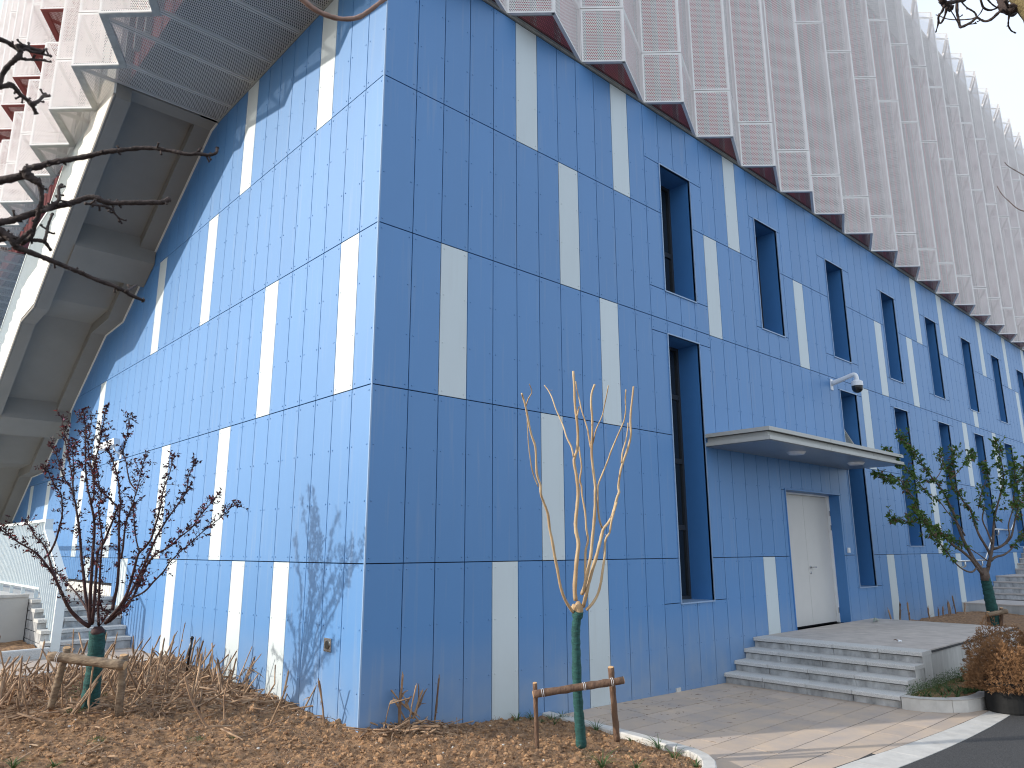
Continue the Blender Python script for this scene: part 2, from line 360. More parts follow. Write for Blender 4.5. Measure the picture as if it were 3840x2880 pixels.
# door in its reveal
x0, x1, z0, z1 = DOOR; D = .25
m = MB(); m.quad((x0, 0, z0), (x0, D, z0), (x0, D, z1), (x0, 0, z1)); m.quad((x1, 0, z0), (x1, 0, z1), (x1, D, z1), (x1, D, z0)); m.quad((x0, 0, z1), (x0, D, z1), (x1, D, z1), (x1, 0, z1)); m.build('door_reveal', JAMB, B)
m = MB(); m.box(x0-.03, x0, -.014, .03, z0, z1+.03); m.box(x0, x1, -.014, .03, z1, z1+.03); m.build('edge_trim', JAMB, B)
m = MB(); m.box(x1-.035, x1-.002, D-.05, D+.04, z0, z1-.002); m.box(x0+.002, x0+.035, D-.05, D+.04, z0, z1-.002); m.box(x0+.035, x1-.035, D-.05, D+.04, z1-.035, z1-.002)
dr = m.build('door', WHITEP, B)
mid = 9.75
for a, b_ in ((x0+.04, mid-.003), (mid+.003, x1-.04)):
    m = MB(); m.box(a, b_, D, D+.04, z0+.024, z1-.04); lf = m.build('door_leaf', DOORM, dr)
m = MB(); m.box(x0+.04, x1-.04, D+.01, D+.05, z0, z0+.022); m.build('threshold', BLACK, dr)
m = MB(); m.disc((mid+.07, D-.012, 1.60), .026, .012, 'y'); m.disc((mid+.07, D-.012, 1.50), .024, .012, 'y'); m.tube([(mid+.07, D-.01, 1.6), (mid+.07, D-.06, 1.6), (mid+.075, D-.065, 1.6), (mid+.2, D-.065, 1.6)], .010); m.build('handle', STEEL, dr, smooth=True)
for z in (.78, 1.62, 2.34, 2.62):
    if z == 1.62: continue
    m = MB(); m.box(x1-.052, x1-.03, D-.062, D-.048, z-.05, z+.05); m.build('hinge', STEEL, dr)

# ------------------------------------------------ folded perforated screens
HZ = [9.03, 9.955, 13.835, 16.385, 18.955, 19.19]
def screen_face(p, q, z0, z1, red=False, name='screen_panel', stuff=None):
    "one folded sheet from plan point p to q between z0 and z1: rim solid, field perforated"
    p = Vector((p[0], p[1], 0)); q = Vector((q[0], q[1], 0)); d = q-p; w = d.length; d.normalize(); nrm = Vector((d.y, -d.x, 0)); g = .008; r = .028
    def P(u, v, o=0): return tuple(p+d*u+nrm*o+Vector((0, 0, z0+v)))
    h = z1-z0; m = MB() if stuff is None else stuff
    us = [g*.4, g*.4+r, w-g*.4-r, w-g*.4]; vs = [g, g+r, h-g-r, h-g]
    for i in range(3):
        for j in range(3):
            mi = 1 if (i == 1 and j == 1) else 0
            a, b_, c, e = us[i], us[i+1], vs[j], vs[j+1]
            m.quad(P(a, c), P(b_, c), P(b_, e), P(a, e), mi, [(a, z0+c), (b_, z0+c), (b_, z0+e), (a, z0+e)])
    for v0 in (g, h-g): m.quad(P(us[0], v0), P(us[3], v0), P(us[3], v0, -.05), P(us[0], v0, -.05), 0)
    for u0 in (us[0], us[3]): m.quad(P(u0, g), P(u0, h-g), P(u0, h-g, -.05), P(u0, g, -.05), 0)
    if stuff is None: m.build(name, [SOLID, PERF], B)
def size_on_photo(p, q, z0, z1):
    a = proj(Vector((p[0], p[1], (z0+z1)/2))); b_ = proj(Vector((q[0], q[1], (z0+z1)/2)))
    if not a or not b_ or not (-200 < a[0] < 4000): return 0
    c = proj(Vector((p[0], p[1], z0)))
    if c[1] < -100: return 0
    return abs(a[0]-b_[0])*(c[1]-max(-50, proj(Vector((p[0], p[1], z1)))[1]))
faces = []
for k in range(-5, 21):
    xo, xi = 5.344+1.508*k, 4.876+1.508*k; 
    pi, po = (xi, -.03), (xo, -.48); ni = (xi+1.508, -.03)
    if xi < -2: pi = (-2.2, -.47); 
    for z0, z1 in zip(HZ[:-1], HZ[1:]):
        if k > -5: faces.append((pi, po, z0, z1))
        faces.append((po, ni, z0, z1))
yo0 = 3.70
def zigL(y):
    t = (y-yo0) % 1.503
    return -2.21+.52*t/.99 if t < .99 else -1.69-.52*(t-.99)/.513
Lk = []
for k in range(-3, 16):
    yo = yo0+1.503*k; yi = yo+.99; yn = yo+1.503
    for (a, b_) in (((-1.69, yi), (-2.21, yo)), ((-2.21, yn), (-1.69, yi))):
        if max(a[1], b_[1]) < -.45: continue
        if min(a[1], b_[1]) < -.48:
            lo = a if a[1] < b_[1] else b_; nw = (zigL(-.47), -.47)
            if lo is a: a = nw
            else: b_ = nw
        top = min(a[1], b_[1]) > 7.6
        for z0, z1 in zip(HZ[:-1], HZ[1:]):
            if top and z0 == HZ[1]: faces.append((a, b_, z0, 11.16)); faces.append((a, b_, 12.78, z1)); continue
            faces.append((a, b_, z0, z1))
faces.sort(key=lambda f: -size_on_photo(*f)); st = MB()
for i, f in enumerate(faces): screen_face(*f, stuff=None if i < 290 else st)
st.build('screen_panel', [SOLID, PERF], B, kind='stuff')
# soffit strips under the left overhang, cut to the zigzag line
def strip(y0, y1, xin, z, mats, name='soffit_panel', zig=zigL, inset=.10):
    ys = [y0+.008]; k0 = math.floor((y0-yo0)/1.503)-1
    for k in range(k0, k0+5):
        for t in (0, .99):
            y = yo0+1.503*k+t
            if y0+.008 < y < y1-.008: ys.append(y)
    ys.append(y1-.008); m = MB()
    for i in range(len(ys)-1):
        a, b_ = ys[i], ys[i+1]; xa, xb = zig(a)+inset, zig(b_)+inset
        if xin-xa < .01 and xin-xb < .01: continue
        m.quad((xin, a, z), (xa, a, z), (xb, b_, z), (xin, b_, z), 1, [(xin, a), (xa, a), (xb, b_), (xin, b_)])
    for y in (ys[0], ys[-1]):    # folded rims
        xa = zig(y)+inset; s = 1 if y == ys[0] else -1
        m.quad((xin, y, z), (xa, y, z), (xa, y, z+.05), (xin, y, z+.05), 0); m.quad((xin, y, z-.001), (xa, y, z-.001), (xa, y+s*.026, z-.001), (xin, y+s*.026, z-.001), 0)
    m.build(name, mats, B)
yl = [-.47, .09, .73, 1.60, 2.24, 3.11, 3.76, 4.63, 5.19]
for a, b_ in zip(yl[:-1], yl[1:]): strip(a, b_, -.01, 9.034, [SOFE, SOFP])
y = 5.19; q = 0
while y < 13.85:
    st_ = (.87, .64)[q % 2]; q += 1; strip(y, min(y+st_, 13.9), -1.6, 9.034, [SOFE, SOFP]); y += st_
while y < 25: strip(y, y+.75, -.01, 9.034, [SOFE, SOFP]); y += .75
# grey frame band that follows the zigzag (left) and the triangles (right)
def band(pts, z, wdt, mi, name='screen_edge_frame', into=Vector((1, 0, 0)), up=.06):
    m = MB()
    for a, b_ in zip(pts[:-1], pts[1:]):
        a = Vector((*a, z)); b_ = Vector((*b_, z)); o = into*wdt
        m.quad(a, b_, b_+o, a+o, 0); m.quad(a+o, b_+o, b_+o+Vector((0, 0, up)), a+o+Vector((0, 0, up)), 0); m.quad(a, b_, b_+Vector((0, 0, up)), a+Vector((0, 0, up)), 0)
    m.build(name, mi, B)
pl = []
for k in range(-3, 16):
    for t, xx in ((0, -2.21), (.99, -1.69)):
        y = yo0+1.503*k+t
        if y > -.45: pl.append((xx+.004, y))
band([p for p in pl if p[1] < 26], 9.026, .115, GREYM)
band([p for p in pl if 7.6 < p[1] < 26], 12.775, .12, RED)
y = 7.7
while y < 25: strip(y, y+.75, -1.41, 12.785, [RED, REDP], 'red_soffit_panel'); y += .75
# right side triangles
for k in range(-5, 21):
    xi = 4.876+1.508*k; xo = 5.344+1.508*k; a, b_, c = (xi, -.03), (xo, -.48), (xi+1.508, -.03); m = MB(); z = 9.045
    if xi < -.5: continue
    def inn(p, s): cx, cy = (a[0]+b_[0]+c[0])/3, (a[1]+b_[1]+c[1])/3; return (p[0]+(cx-p[0])*s, p[1]+(cy-p[1])*s)
    A2, B2, C2 = inn(a, .22), inn(b_, .22), inn(c, .22)
    for (p, q_, p2, q2) in ((a, b_, A2, B2), (b_, c, B2, C2), (c, a, C2, A2)): m.quad((*p, z), (*q_, z), (*q2, z), (*p2, z), 0)
    m.poly([(*A2, z+.012), (*B2, z+.012), (*C2, z+.012)], 1, [A2, B2, C2])
    m.build('soffit_triangle', [GREYM, REDP], B)
# red walls and steel studs behind the screens
m = MB(); m.box(-1.40, 38, .28, .4, 9.2, 18.6); m.build('red_wall', REDW, B)
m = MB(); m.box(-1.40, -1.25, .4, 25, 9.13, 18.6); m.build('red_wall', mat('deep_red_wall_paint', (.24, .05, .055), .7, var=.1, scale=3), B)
m = MB(); m.box(-1.249, 38, .4, 25, 18.5, 18.7); m.build('roof', CONCD, B)
m = MB(); m.box(-1.40, 38, .03, 5.19, 9.10, 9.19); m.box(-1.24, 0, 14, 25, 9.10, 9.19); m.box(-1.249, -.01, 5.2, 25, 11, 11.2); m.build('blackout_slab', DARK, B)  # added slabs, coloured near black as the unlit cavity; they also stop sunlight
m = MB(); m.box(-1.5, 37, .03, .07, 17.3, 19.1); m.box(-1.62, -1.58, .07, 25, 17.3, 19.1); m.build('parapet_sheet', GREYM, B)
m = MB()
for k in range(76):
    x = -1+.5027*k
    m.box(x, x+(.14 if k % 3 == 0 else .06), .12, .2, 9.15, 18.95)
for k in range(44): y = -.2+.5*k; m.box(-1.6, -1.52, y, y+.07, 9.15, 18.95)
m.build('screen_frame', mat('steel_frame', (.30, .31, .30), .5), B, kind='stuff')

# ------------------------------------------------ entrance canopy
Cn = thing('entrance_canopy', 'flat grey metal canopy with two round lamps above the grey double door', 'canopy', (6.115, 0, 3.52))
x0, x1, dp = 6.115, 11.32, 1.10
def fascia(z0, z1, inset, name):
    seg = [(6.115, 8.15), (8.16, 10.05), (10.06, 11.32)]
    for a, b_ in seg:
        m = MB(); m.box(a+(inset if a == 6.115 else 0), b_-(inset if b_ == 11.32 else 0), -dp+inset, -dp+inset+.03, z0, z1); sub(Cn, m).build(name, FASC, Cn)
    m = MB(); m.box(6.115+inset, 6.145+inset, -dp+inset+.03, .0, z0, z1); sub(Cn, m).build(name, FASC, Cn)
    m = MB(); m.box(11.29-inset, 11.32-inset, -dp+inset+.03, .0, z0, z1); sub(Cn, m).build(name, FASC, Cn)
fascia(3.52, 3.575, 0, 'fascia'); fascia(3.577, 3.655, .07, 'fascia_recess'); fascia(3.657, 3.715, 0, 'fascia')
m = MB(); m.box(6.15, 11.285, -dp+.035, -.003, 3.665, 3.70); m.box(6.15, 6.22, -dp+.035, -.003, 3.53, 3.57); m.box(11.22, 11.285, -dp+.035, -.003, 3.53, 3.57); sub(Cn, m).build('roof_sheet', FASC, Cn)
for a, b_ in ((6.15, 7.43), (7.436, 8.95), (8.956, 10.2), (10.206, 11.285)):
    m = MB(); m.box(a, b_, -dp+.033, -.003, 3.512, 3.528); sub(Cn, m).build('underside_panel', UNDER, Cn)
for x in (7.8, 10.15):
    m = MB(); m.disc((x, -.66, 3.47), .12, .042, 'z', 20, r2=.155); sub(Cn, m).build('lamp', WHITEP, Cn, smooth=False)

# ---------------------------------------------------------------- outside concrete staircase on the left wall
S = thing('outdoor_staircase', 'pale concrete flight of stairs climbing along the left wall up to the overhang', 'staircase', (-.8, 22, 0))
def lerp_prof(P, y):
    if y <= P[0][0]: return P[0][1]
    for (a, za), (b, zb) in zip(P[:-1], P[1:]):
        if y <= b: return za+(zb-za)*(y-a)/(b-a)
    return P[-1][1]
PO = [(5.20, 8.80), (9.454, 6.435), (10.656, 6.42), (15.25, 3.72), (16.5, 3.70), (22.2, .40)]
PWL = [(5.20, 9.01), (5.45, 8.985), (9.60, 6.52), (10.84, 6.50), (15.46, 3.87), (16.75, 3.85), (22.4, .55)]
def slab(P, x0, x1, dz0, dz1, name, mt, ys=None, extra=None):
    pts = [(y, z+dz0) for y, z in P]+[(y, z+dz1) for y, z in reversed(P)]
    m = MB(); m.prism(pts, x0, x1); return sub(S, m).build(name, mt, S)
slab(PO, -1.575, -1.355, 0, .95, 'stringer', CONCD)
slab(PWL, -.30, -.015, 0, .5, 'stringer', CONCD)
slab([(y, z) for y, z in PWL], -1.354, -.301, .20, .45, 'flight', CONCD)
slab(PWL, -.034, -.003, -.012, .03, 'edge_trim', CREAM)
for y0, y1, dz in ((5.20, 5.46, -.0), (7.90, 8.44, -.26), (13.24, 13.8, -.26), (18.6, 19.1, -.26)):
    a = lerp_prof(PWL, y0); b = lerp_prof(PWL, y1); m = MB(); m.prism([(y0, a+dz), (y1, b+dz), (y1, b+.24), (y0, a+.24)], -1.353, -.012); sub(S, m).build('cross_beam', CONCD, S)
# lit outer cheek with a stepped top, and a dark drip joint under it
top = []
y = 5.20
while y < 22.0:
    b = lerp_prof(PO, y); flat = 9.45 < y < 10.65 or 15.25 < y < 16.5
    if flat: top += [(y, b+.9)]; y += .3
    else: top += [(y, b+.98), (y+.29, b+.98-.0)]; y += .3
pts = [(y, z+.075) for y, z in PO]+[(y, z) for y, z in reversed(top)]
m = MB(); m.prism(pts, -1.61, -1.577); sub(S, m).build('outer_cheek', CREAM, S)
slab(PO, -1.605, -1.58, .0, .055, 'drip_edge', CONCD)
m = MB(); y = 5.3; n_ = 0
while y < 22: z = lerp_prof(PO, y); m.box(-1.60, -1.55, y, y+.012, z+.7, z+1.93); y += .085
sub(S, m).build('baluster', RAILW, S, kind='stuff')
slab(PO, -1.615, -1.545, 1.93, 1.98, 'handrail', RAILW)

# ---------------------------------------------------------------- left landing, steps, white railing
Ls = thing('landing_steps', 'grey granite steps rising to the landing under the outside staircase', 'steps', (-.6, 7, .42))
ys = [6.95, 7.27, 7.59, 7.91, 8.23]; zs = [.42, .588, .735, .881, 1.02, 1.155]
for k in range(5):
    cuts = [-1.22, (-.70, -.52, -.85, -.6, -.75)[k], -.004]
    for a, b_ in zip(cuts[:-1], cuts[1:]):
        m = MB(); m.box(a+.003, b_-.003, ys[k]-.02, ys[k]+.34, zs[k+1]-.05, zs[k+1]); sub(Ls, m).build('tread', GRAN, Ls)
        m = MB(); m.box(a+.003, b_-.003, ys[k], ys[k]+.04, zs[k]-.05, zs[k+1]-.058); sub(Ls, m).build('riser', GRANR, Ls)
    m = MB(); m.box(-1.21, -.01, ys[k]+.04, 8.6, zs[k]-.04, zs[k+1]-.052); sub(Ls, m).build('core', GRANR, Ls)
m = MB(); m.box(-9, -1.225, 8.45, 24, .2, 1.19); m.box(-1.225, 0, 8.575, 24, .2, 1.155); obj('terrace', m.mesh('terrace', CONC), kind='structure')
m = MB(); m.box(-9, -1.225, 8.43, 8.70, 1.191, 1.235); obj('terrace_edge', m.mesh('terrace_edge', GRANW), kind='structure')
Rl = thing('white_railing', 'white steel railing of close vertical fins beside the left steps', 'railing', (-1.07, 7, .45))
RX = -1.07
m = MB(); n1 = 0
def rail_top(y): return 1.50+(2.30-1.50)*(y-6.98)/(8.45-6.98) if y < 8.45 else 2.46
def rail_bot(y): return .46+(1.33-.46)*(y-6.98)/(8.45-6.98)-.05 if y < 8.45 else 1.34
fins = []
y = 7.12
while y < 22: fins.append(y); y += .146
st = MB()
for i, y in enumerate(fins):
    t = MB(); tgt = t if i < 60 else st
    tgt.box(RX-.028, RX+.028, y, y+.016, rail_bot(y), rail_top(y)-.03)
    if tgt is t: sub(Rl, t).build('fin', RAILW, Rl)
sub(Rl, st).build('fin', RAILW, Rl, kind='stuff')
m = MB(); m.prism([(6.93, 1.47), (8.45, 2.27), (8.45, 2.315), (6.93, 1.515)], RX-.06, RX+.06); sub(Rl, m).build('sloping_handrail', RAILW, Rl)
m = MB(); m.box(RX-.06, RX+.06, 8.451, 22, 2.43, 2.475); m.box(RX-.06, RX+.06, 8.452, 8.50, 2.25, 2.43); sub(Rl, m).build('handrail', RAILW, Rl)
m = MB(); m.box(RX-.065, RX+.06, 6.925, 6.985, .40, 1.468); sub(Rl, m).build('end_post', RAILW, Rl)
m = MB(); m.box(RX-.03, RX+.03, 8.46, 22, 1.305, 1.34); sub(Rl, m).build('bottom_rail', RAILW, Rl)
for k in range(12): m = MB(); m.box(RX-.04, RX+.02, 8.7+1.1*k, 8.71+1.1*k, 1.12, 1.305); sub(Rl, m).build('standoff', RAILW, Rl)

# ---------------------------------------------------------------- ground
def soil_h(x, y):
    t = min(1, max(0, x)/2.3); h = .305*(1-t)+.105*t
    if y > 0: h += .032*min(y, 5)*(1 if x < .3 else 0)
    else: h += .02*max(y, -3)
    h += .055*math.exp(-((x+1.75)**2+(y-2.35)**2)/.9)
    if x < -1: h += -.02*min(4, -1-x)
    return h
def curb_x(y):
    "inner edge of the curved kerb of the near bed"
    if y > -.4: return 2.40+.04*(y+.4)
    if y > -1.9: return 2.40-.115*((-.4-y)/1.5)**1.4
    t = min(1, (-1.9-y)/.62); return 2.285-.75*(1-math.sqrt(max(0, 1-t*t)))-.0
m = MB(); m.box(-60, 80, -60, 60, -.6, -.06); obj('ground', m.mesh('ground', ASPH), kind='structure')
m = MB(); m.quad((-20, -14, -.003), (60, -14, -.003), (60, -2.4, -.003), (-20, -2.4, -.003)); m.quad((8, -2.4, -.004), (60, -2.4, -.004), (60, 0, -.004), (8, 0, -.004)); obj('asphalt_road', m.mesh('asphalt_road', ASPH), kind='structure')
def near(y): return 4.98+.16*min(0, 0)+.0
# soil bed as one fine sheet
vs = []; fs = []; step = .026; X0, X1, Y0, Y1 = -5.2, 2.42, -3.3, 5.45
nx = int((X1-X0)/step)+1; ny = int((Y1-Y0)/step)+1
idx = {}
def soil_z(x, y):
    p = Vector((x, y, 0)); b = soil_h(x, y)
    n = noise.fractal(p*1.1, 1, 2, 3)*.03 + noise.fractal(p*6.0, .8, 2.1, 4)*.026 + abs(noise.noise(p*15))*.034 + noise.noise(p*34)*.010-.008
    return b+n-.008
for j in range(ny):
    y = Y0+j*step
    for i in range(nx):
        x = X0+i*step
        if x > curb_x(y)+.04 or (x > .0 and y > .02) or y < -2.48-.02*(x+2)*0 - (2.0-x)*.02*0 and x > 1.9 or y > 5.05+.17*x+.05*(x > -.01) : continue
        if y < -2.55 and x > 1.5: continue
        idx[(i, j)] = len(vs); vs.append((x, y, soil_z(x, y)))
for (i, j), a in idx.items():
    b = idx.get((i+1, j)); c = idx.get((i+1, j+1)); d = idx.get((i, j+1))
    if b is not None and c is not None and d is not None: fs.append((a, b, c, d))
me = bpy.data.meshes.new('soil_bed'); me.from_pydata(vs, [], fs); me.materials.append(SOIL); me.polygons.foreach_set('use_smooth', [True]*len(fs)); me.update(); obj('soil_bed', me, kind='structure')
def in_bed(x, y): return x < curb_x(y)-.02 and (x < 0 or y < 0) and -2.45 < y < 4.95+.17*x and x > -5
# clods, pebbles, straw bits: nobody could count them
ico_v = []; ph = (1+5**.5)/2
for a in (-1, 1):
    for b in (-ph, ph): ico_v += [Vector((0, a, b)).normalized(), Vector((a, b, 0)).normalized(), Vector((b, 0, a)).normalized()]
bmi = __import__('bmesh'); _bm = bmi.new(); bmi.ops.create_icosphere(_bm, subdivisions=1, radius=1); _bm.verts.ensure_lookup_table()
IV = [v.co.copy() for v in _bm.verts]; IF = [tuple(v.index for v in f.verts) for f in _bm.faces]; _bm.free()
def seen(x, y, z=.3):
    p = proj(Vector((x, y, z))); return p and -120 < p[0] < 3960 and p[1] < 3050
st = MB(); rnd = random.Random(3); cnt = 0
while cnt < 12500:
    x = rnd.uniform(-3.6, 2.3); y = rnd.uniform(-2.5, 5.2)
    if not in_bed(x, y) or not seen(x, y): continue
    cnt += 1; s = .0045+.019*rnd.random()**3.4; z = soil_z(x, y)+s*.25
    if rnd.random() < .003: s = rnd.uniform(.03, .05)
    sx, sy, sz = s*rnd.uniform(.8, 1.5), s*rnd.uniform(.7, 1.2), s*rnd.uniform(.6, 1); a = rnd.uniform(0, 6.3); ca, sa = math.cos(a), math.sin(a); off = Vector((rnd.random()*50, rnd.random()*50, 0)); n0 = len(st.v)
    for v in IV:
        k = 1+.55*noise.noise(v*1.6+off); vx, vy, vz = v.x*sx*k, v.y*sy*k, v.z*sz*k
        st.v.append((x+vx*ca-vy*sa, y+vx*sa+vy*ca, z+vz))
    mi = 1 if s < .016 and rnd.random() < .035 else 0
    for f in IF: st.f.append((n0+f[0], n0+f[1], n0+f[2])); st.m.append(mi)
st.build('soil_clods', [CLOD, mat('pale_pebble', (.62, .58, .52), .8, var=.2)], kind='stuff', label='crumbly dry soil clods and pebbles covering the planting bed', cat='soil clods')
st = MB(); cnt = 0
while cnt < 26000:
    x = rnd.uniform(-3.6, 2.3); y = rnd.uniform(-2.5, 5.2)
    if not in_bed(x, y) or not seen(x, y): continue
    cnt += 1; z = soil_z(x, y)+.004; a = rnd.uniform(0, 6.3); ln = rnd.uniform(.015, .075); up = rnd.uniform(.1, 1.1) if rnd.random() < .45 else rnd.uniform(0, .25); w = rnd.uniform(.0009, .0034)
    cur = Vector((x, y, z)); d = Vector((math.cos(a)*math.cos(up), math.sin(a)*math.cos(up), math.sin(up))); sd_ = Vector((-math.sin(a), math.cos(a), .3))*w; pv = [cur-sd_, cur+sd_]
    for k in range(3):
        cur = cur+d*ln/3; d = (d+Vector((rnd.uniform(-.5, .5), rnd.uniform(-.5, .5), rnd.uniform(-.6, .1)))).normalized(); nv = [cur-sd_, cur+sd_]; st.quad(pv[0], pv[1], nv[1], nv[0]); pv = nv
st.build('dry_litter', STRAW, kind='stuff', label='thin dry stems and root bits scattered over the soil', cat='plant litter')

# near bed kerb, curved, in separate granite pieces
Kb = thing('bed_kerb', 'curved pale granite kerb round the near planting bed beside the paving', 'kerb', (2.45, -1.2, 0))
path = [(curb_x(y), y) for y in [.0, -.35, -.7, -1.05, -1.4, -1.7, -1.9, -2.05, -2.2, -2.32, -2.42, -2.49]]+[(1.45, -2.52), (.9, -2.53), (-.2, -2.54), (-1.4, -2.55), (-2.6, -2.56), (-3.8, -2.57), (-5, -2.58)]
def strip_kerb(path, wdt, z0, z1, root, mt, every=4, top=None):
    P = [Vector((x, y, 0)) for x, y in path]; N = []
    for i in range(len(P)):
        d = (P[min(i+1, len(P)-1)]-P[max(i-1, 0)]).normalized(); N.append(Vector((-d.y, d.x, 0)))
    i = 0
    while i < len(P)-1:
        j = min(i+every, len(P)-1); m = MB(); sec = []
        for k in range(i, j+1):
            p = P[k]; 
            if k == i: p = p+(P[k+1]-P[k]).normalized()*.003
            if k == j: p = p-(P[k]-P[k-1]).normalized()*.003
            n = N[k]; b = .012
            sec.append([p+Vector((0, 0, z0)), p+Vector((0, 0, z1-b)), p+n*b+Vector((0, 0, z1)), p+n*(wdt-b)+Vector((0, 0, z1)), p+n*wdt+Vector((0, 0, z1-b)), p+n*wdt+Vector((0, 0, z0))])
        for a, b_ in zip(sec[:-1], sec[1:]):
            for q in range(5): m.quad(a[q], b_[q], b_[q+1], a[q+1])
        m.poly(sec[0][::-1]); m.poly(sec[-1]); sub(root, m).build('kerb_stone', mt, root); i = j
strip_kerb(path, .125, -.05, .125, Kb, GRANW, 3)

# paving of long granite planks
def pav_h(x, y):
    a = min(1, max(0, (6.2-x)/3.0)); b = min(1, max(0, 1+y/1.5)); return .062*a*b
PV = obj('paving', None, kind='structure')
rows = [0-.305*k for k in range(12)]; rr = random.Random(11)
def band_y(x):
    t = max(0, (x-3.1)/3.7); return -3.0-.26*(1-(1-min(1.3, t))**2) if t < 1 else -3.26
for k in range(11):
    y1, y0 = rows[k], rows[k+1]; x = 1.9+rr.uniform(0, .6); first = True
    while x < 7.4:
        w = rr.choice((.6, .9, 1.2)); xa, xb = x, x+w; x = xb
        e = curb_x((y0+y1)/2)+.10
        if xb < e: continue
        xa = max(xa, e)
        if y1 <= -2.47: xm = 6.9
        else: xm = 6.30
        if xa > xm: continue
        xb = min(xb, xm)
        if y0 < band_y(xb)+.3 and y1 < band_y(xb): continue
        m = MB(); g = .0045; ya = max(y0, min(band_y(xa), band_y(xb))+.0)
        if y1-ya < .05 or xb-xa < .05: continue
        yb0, yb1 = max(y0, band_y(xa)), max(y0, band_y(xb))
        if y1-yb0 < .02 or y1-yb1 < .02: continue
        T = [(xa+g, yb0+g), (xb-g, yb1+g), (xb-g, y1-g), (xa+g, y1-g)]; dz = rr.uniform(-.0012, .0012)
        tp = [(px, py, pav_h(px, py)+dz) for px, py in T]; bt = [(px, py, -.04) for px, py in T]
        m.quad(*tp)
        for q in range(4): j = (q+1) % 4; m.quad(bt[q], bt[j], tp[j], tp[q])
        m.build('paver', PAVE, PV)
m = MB(); m.quad((1.9, -3.4, -.006), (7.5, -3.4, -.006), (7.5, 0, -.006), (1.9, 0, -.006)); 
m.v = [(x, y, -.012) for x, y, z in m.v]; m.build('joint_bed', mat('sandy_joint', (.09, .07, .055), .95, var=.2), PV)
# pale border stones between paving and asphalt
BS = obj('border_stones', None, kind='structure')
xs = [1.0+.62*i for i in range(11)]
for a, b_ in zip(xs[:-1], xs[1:]):
    if b_ > 7.3: break
    ya, yb = (band_y(a) if a > 3.1 else -3.0+.30*(3.1-a)*.4), (band_y(b_) if b_ > 3.1 else -3.0+.3*(3.1-b_)*.4)
    if a < 3.1: ya = -3.0-.02*(3.1-a); 
    if b_ < 3.1: yb = -3.0-.02*(3.1-b_)
    da = .37-.035*max(0, a-3.1); db = .37-.035*max(0, b_-3.1); g = .003; m = MB()
    T = [(a+g, ya-da), (b_-g, yb-db), (b_-g, yb-.004), (a+g, ya-.004)]; tp = [(*p, .002) for p in T]; bt = [(*p, -.05) for p in T]; m.quad(*tp)
    for q in range(4): j = (q+1) % 4; m.quad(bt[q], bt[j], tp[j], tp[q])
    m.build('border_stone', GRANW, BS)
# paved path on the left, higher up
m = MB(); m.poly([(-9, 3.6, .42), (-2.07, 4.80, .42), (0, 5.18, .42), (0, 7.0, .42), (-9, 7.0, .42)]); obj('path', m.mesh('path', PAVE), kind='structure')
Ke = thing('path_kerb', 'pale kerb along the near side of the left path', 'kerb', (-1, 4.95, .3))
strip_kerb([(-.002, 5.17), (-.7, 5.04), (-1.4, 4.92), (-2.1, 4.79), (-3, 4.63), (-4.2, 4.42), (-6, 4.1)], .10, .2, .455, Ke, GRANW, 1)
Kp = thing('planter_kerb', 'low pale kerb of the small bed before the left retaining wall', 'kerb', (-1.6, 6.55, .42))
strip_kerb([(-1.23, 6.62), (-1.9, 6.56), (-2.6, 6.5), (-3.3, 6.44), (-5, 6.3)], .12, .3, .56, Kp, GRAN, 1)
m = MB(); rz_ = random.Random(5)
gx = [(-1.24-.12*i) for i in range(30)]; gy = [6.68+.1*j for j in range(19)]
hh = {(i, j): .50+.05*noise.noise(Vector((gx[i]*5, gy[j]*5, 3)))+.03*noise.noise(Vector((gx[i]*14, gy[j]*14, 3))) for i in range(30) for j in range(19)}
for i in range(29):
    for j in range(18): m.quad((gx[i+1], gy[j], hh[i+1, j]), (gx[i], gy[j], hh[i, j]), (gx[i], gy[j+1], hh[i, j+1]), (gx[i+1], gy[j+1], hh[i+1, j+1]))
obj('soil_bed', m.mesh('soil_bed', SOIL, True), kind='structure')

# ---------------------------------------------------------------- entrance steps and platform
E_ = thing('entrance_steps', 'four grey granite steps leading up to the door platform', 'steps', (6.7, -1.2, 0))
tx = [6.26, 6.56, 6.86, 7.16]; tz = [0, .145, .29, .435, .58]; js = [(-.62, -1.25, -1.88), (-.55, -1.15, -1.80), (-.58, -1.22, -1.85), (-.60, -1.26, -1.90)]
for k in range(4):
    cs = [-.004, *js[k], -2.47]
    for a, b_ in zip(cs[:-1], cs[1:]):
        e1 = .0 if b_ != -2.47 else -.012
        m = MB(); X, Y, Z0, Z1 = tx[k], 0, tz[k+1]-.052, tz[k+1]; bv = .012
        P = [(X-.018, Z0), (X-.018, Z1-bv), (X-.018+bv, Z1), (X+.335, Z1), (X+.335, Z0)]
        ya, yb = a-.0035, b_+.0035+e1
        for q in range(5): q2 = (q+1) % 5; m.quad((P[q][0], ya, P[q][1]), (P[q][0], yb, P[q][1]), (P[q2][0], yb, P[q2][1]), (P[q2][0], ya, P[q2][1]))
        m.poly([(p[0], ya, p[1]) for p in P]); m.poly([(p[0], yb, p[1]) for p in P[::-1]]); sub(E_, m).build('tread', GRAN, E_)
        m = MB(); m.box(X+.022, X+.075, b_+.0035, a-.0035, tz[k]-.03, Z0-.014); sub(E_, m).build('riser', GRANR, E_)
    m = MB(); m.box(tx[k]+.06, 7.5, -2.468, -.004, tz[k]-.03, tz[k+1]-.055); sub(E_, m).build('core', GASK, E_)
    m = MB(); m.box(tx[k]+.003, tx[k]+.318, -2.474, -2.469, -.02 if k == 0 else tz[k]-.145*k, tz[k+1]-.053); sub(E_, m).build('side_slab', WALLC, E_)
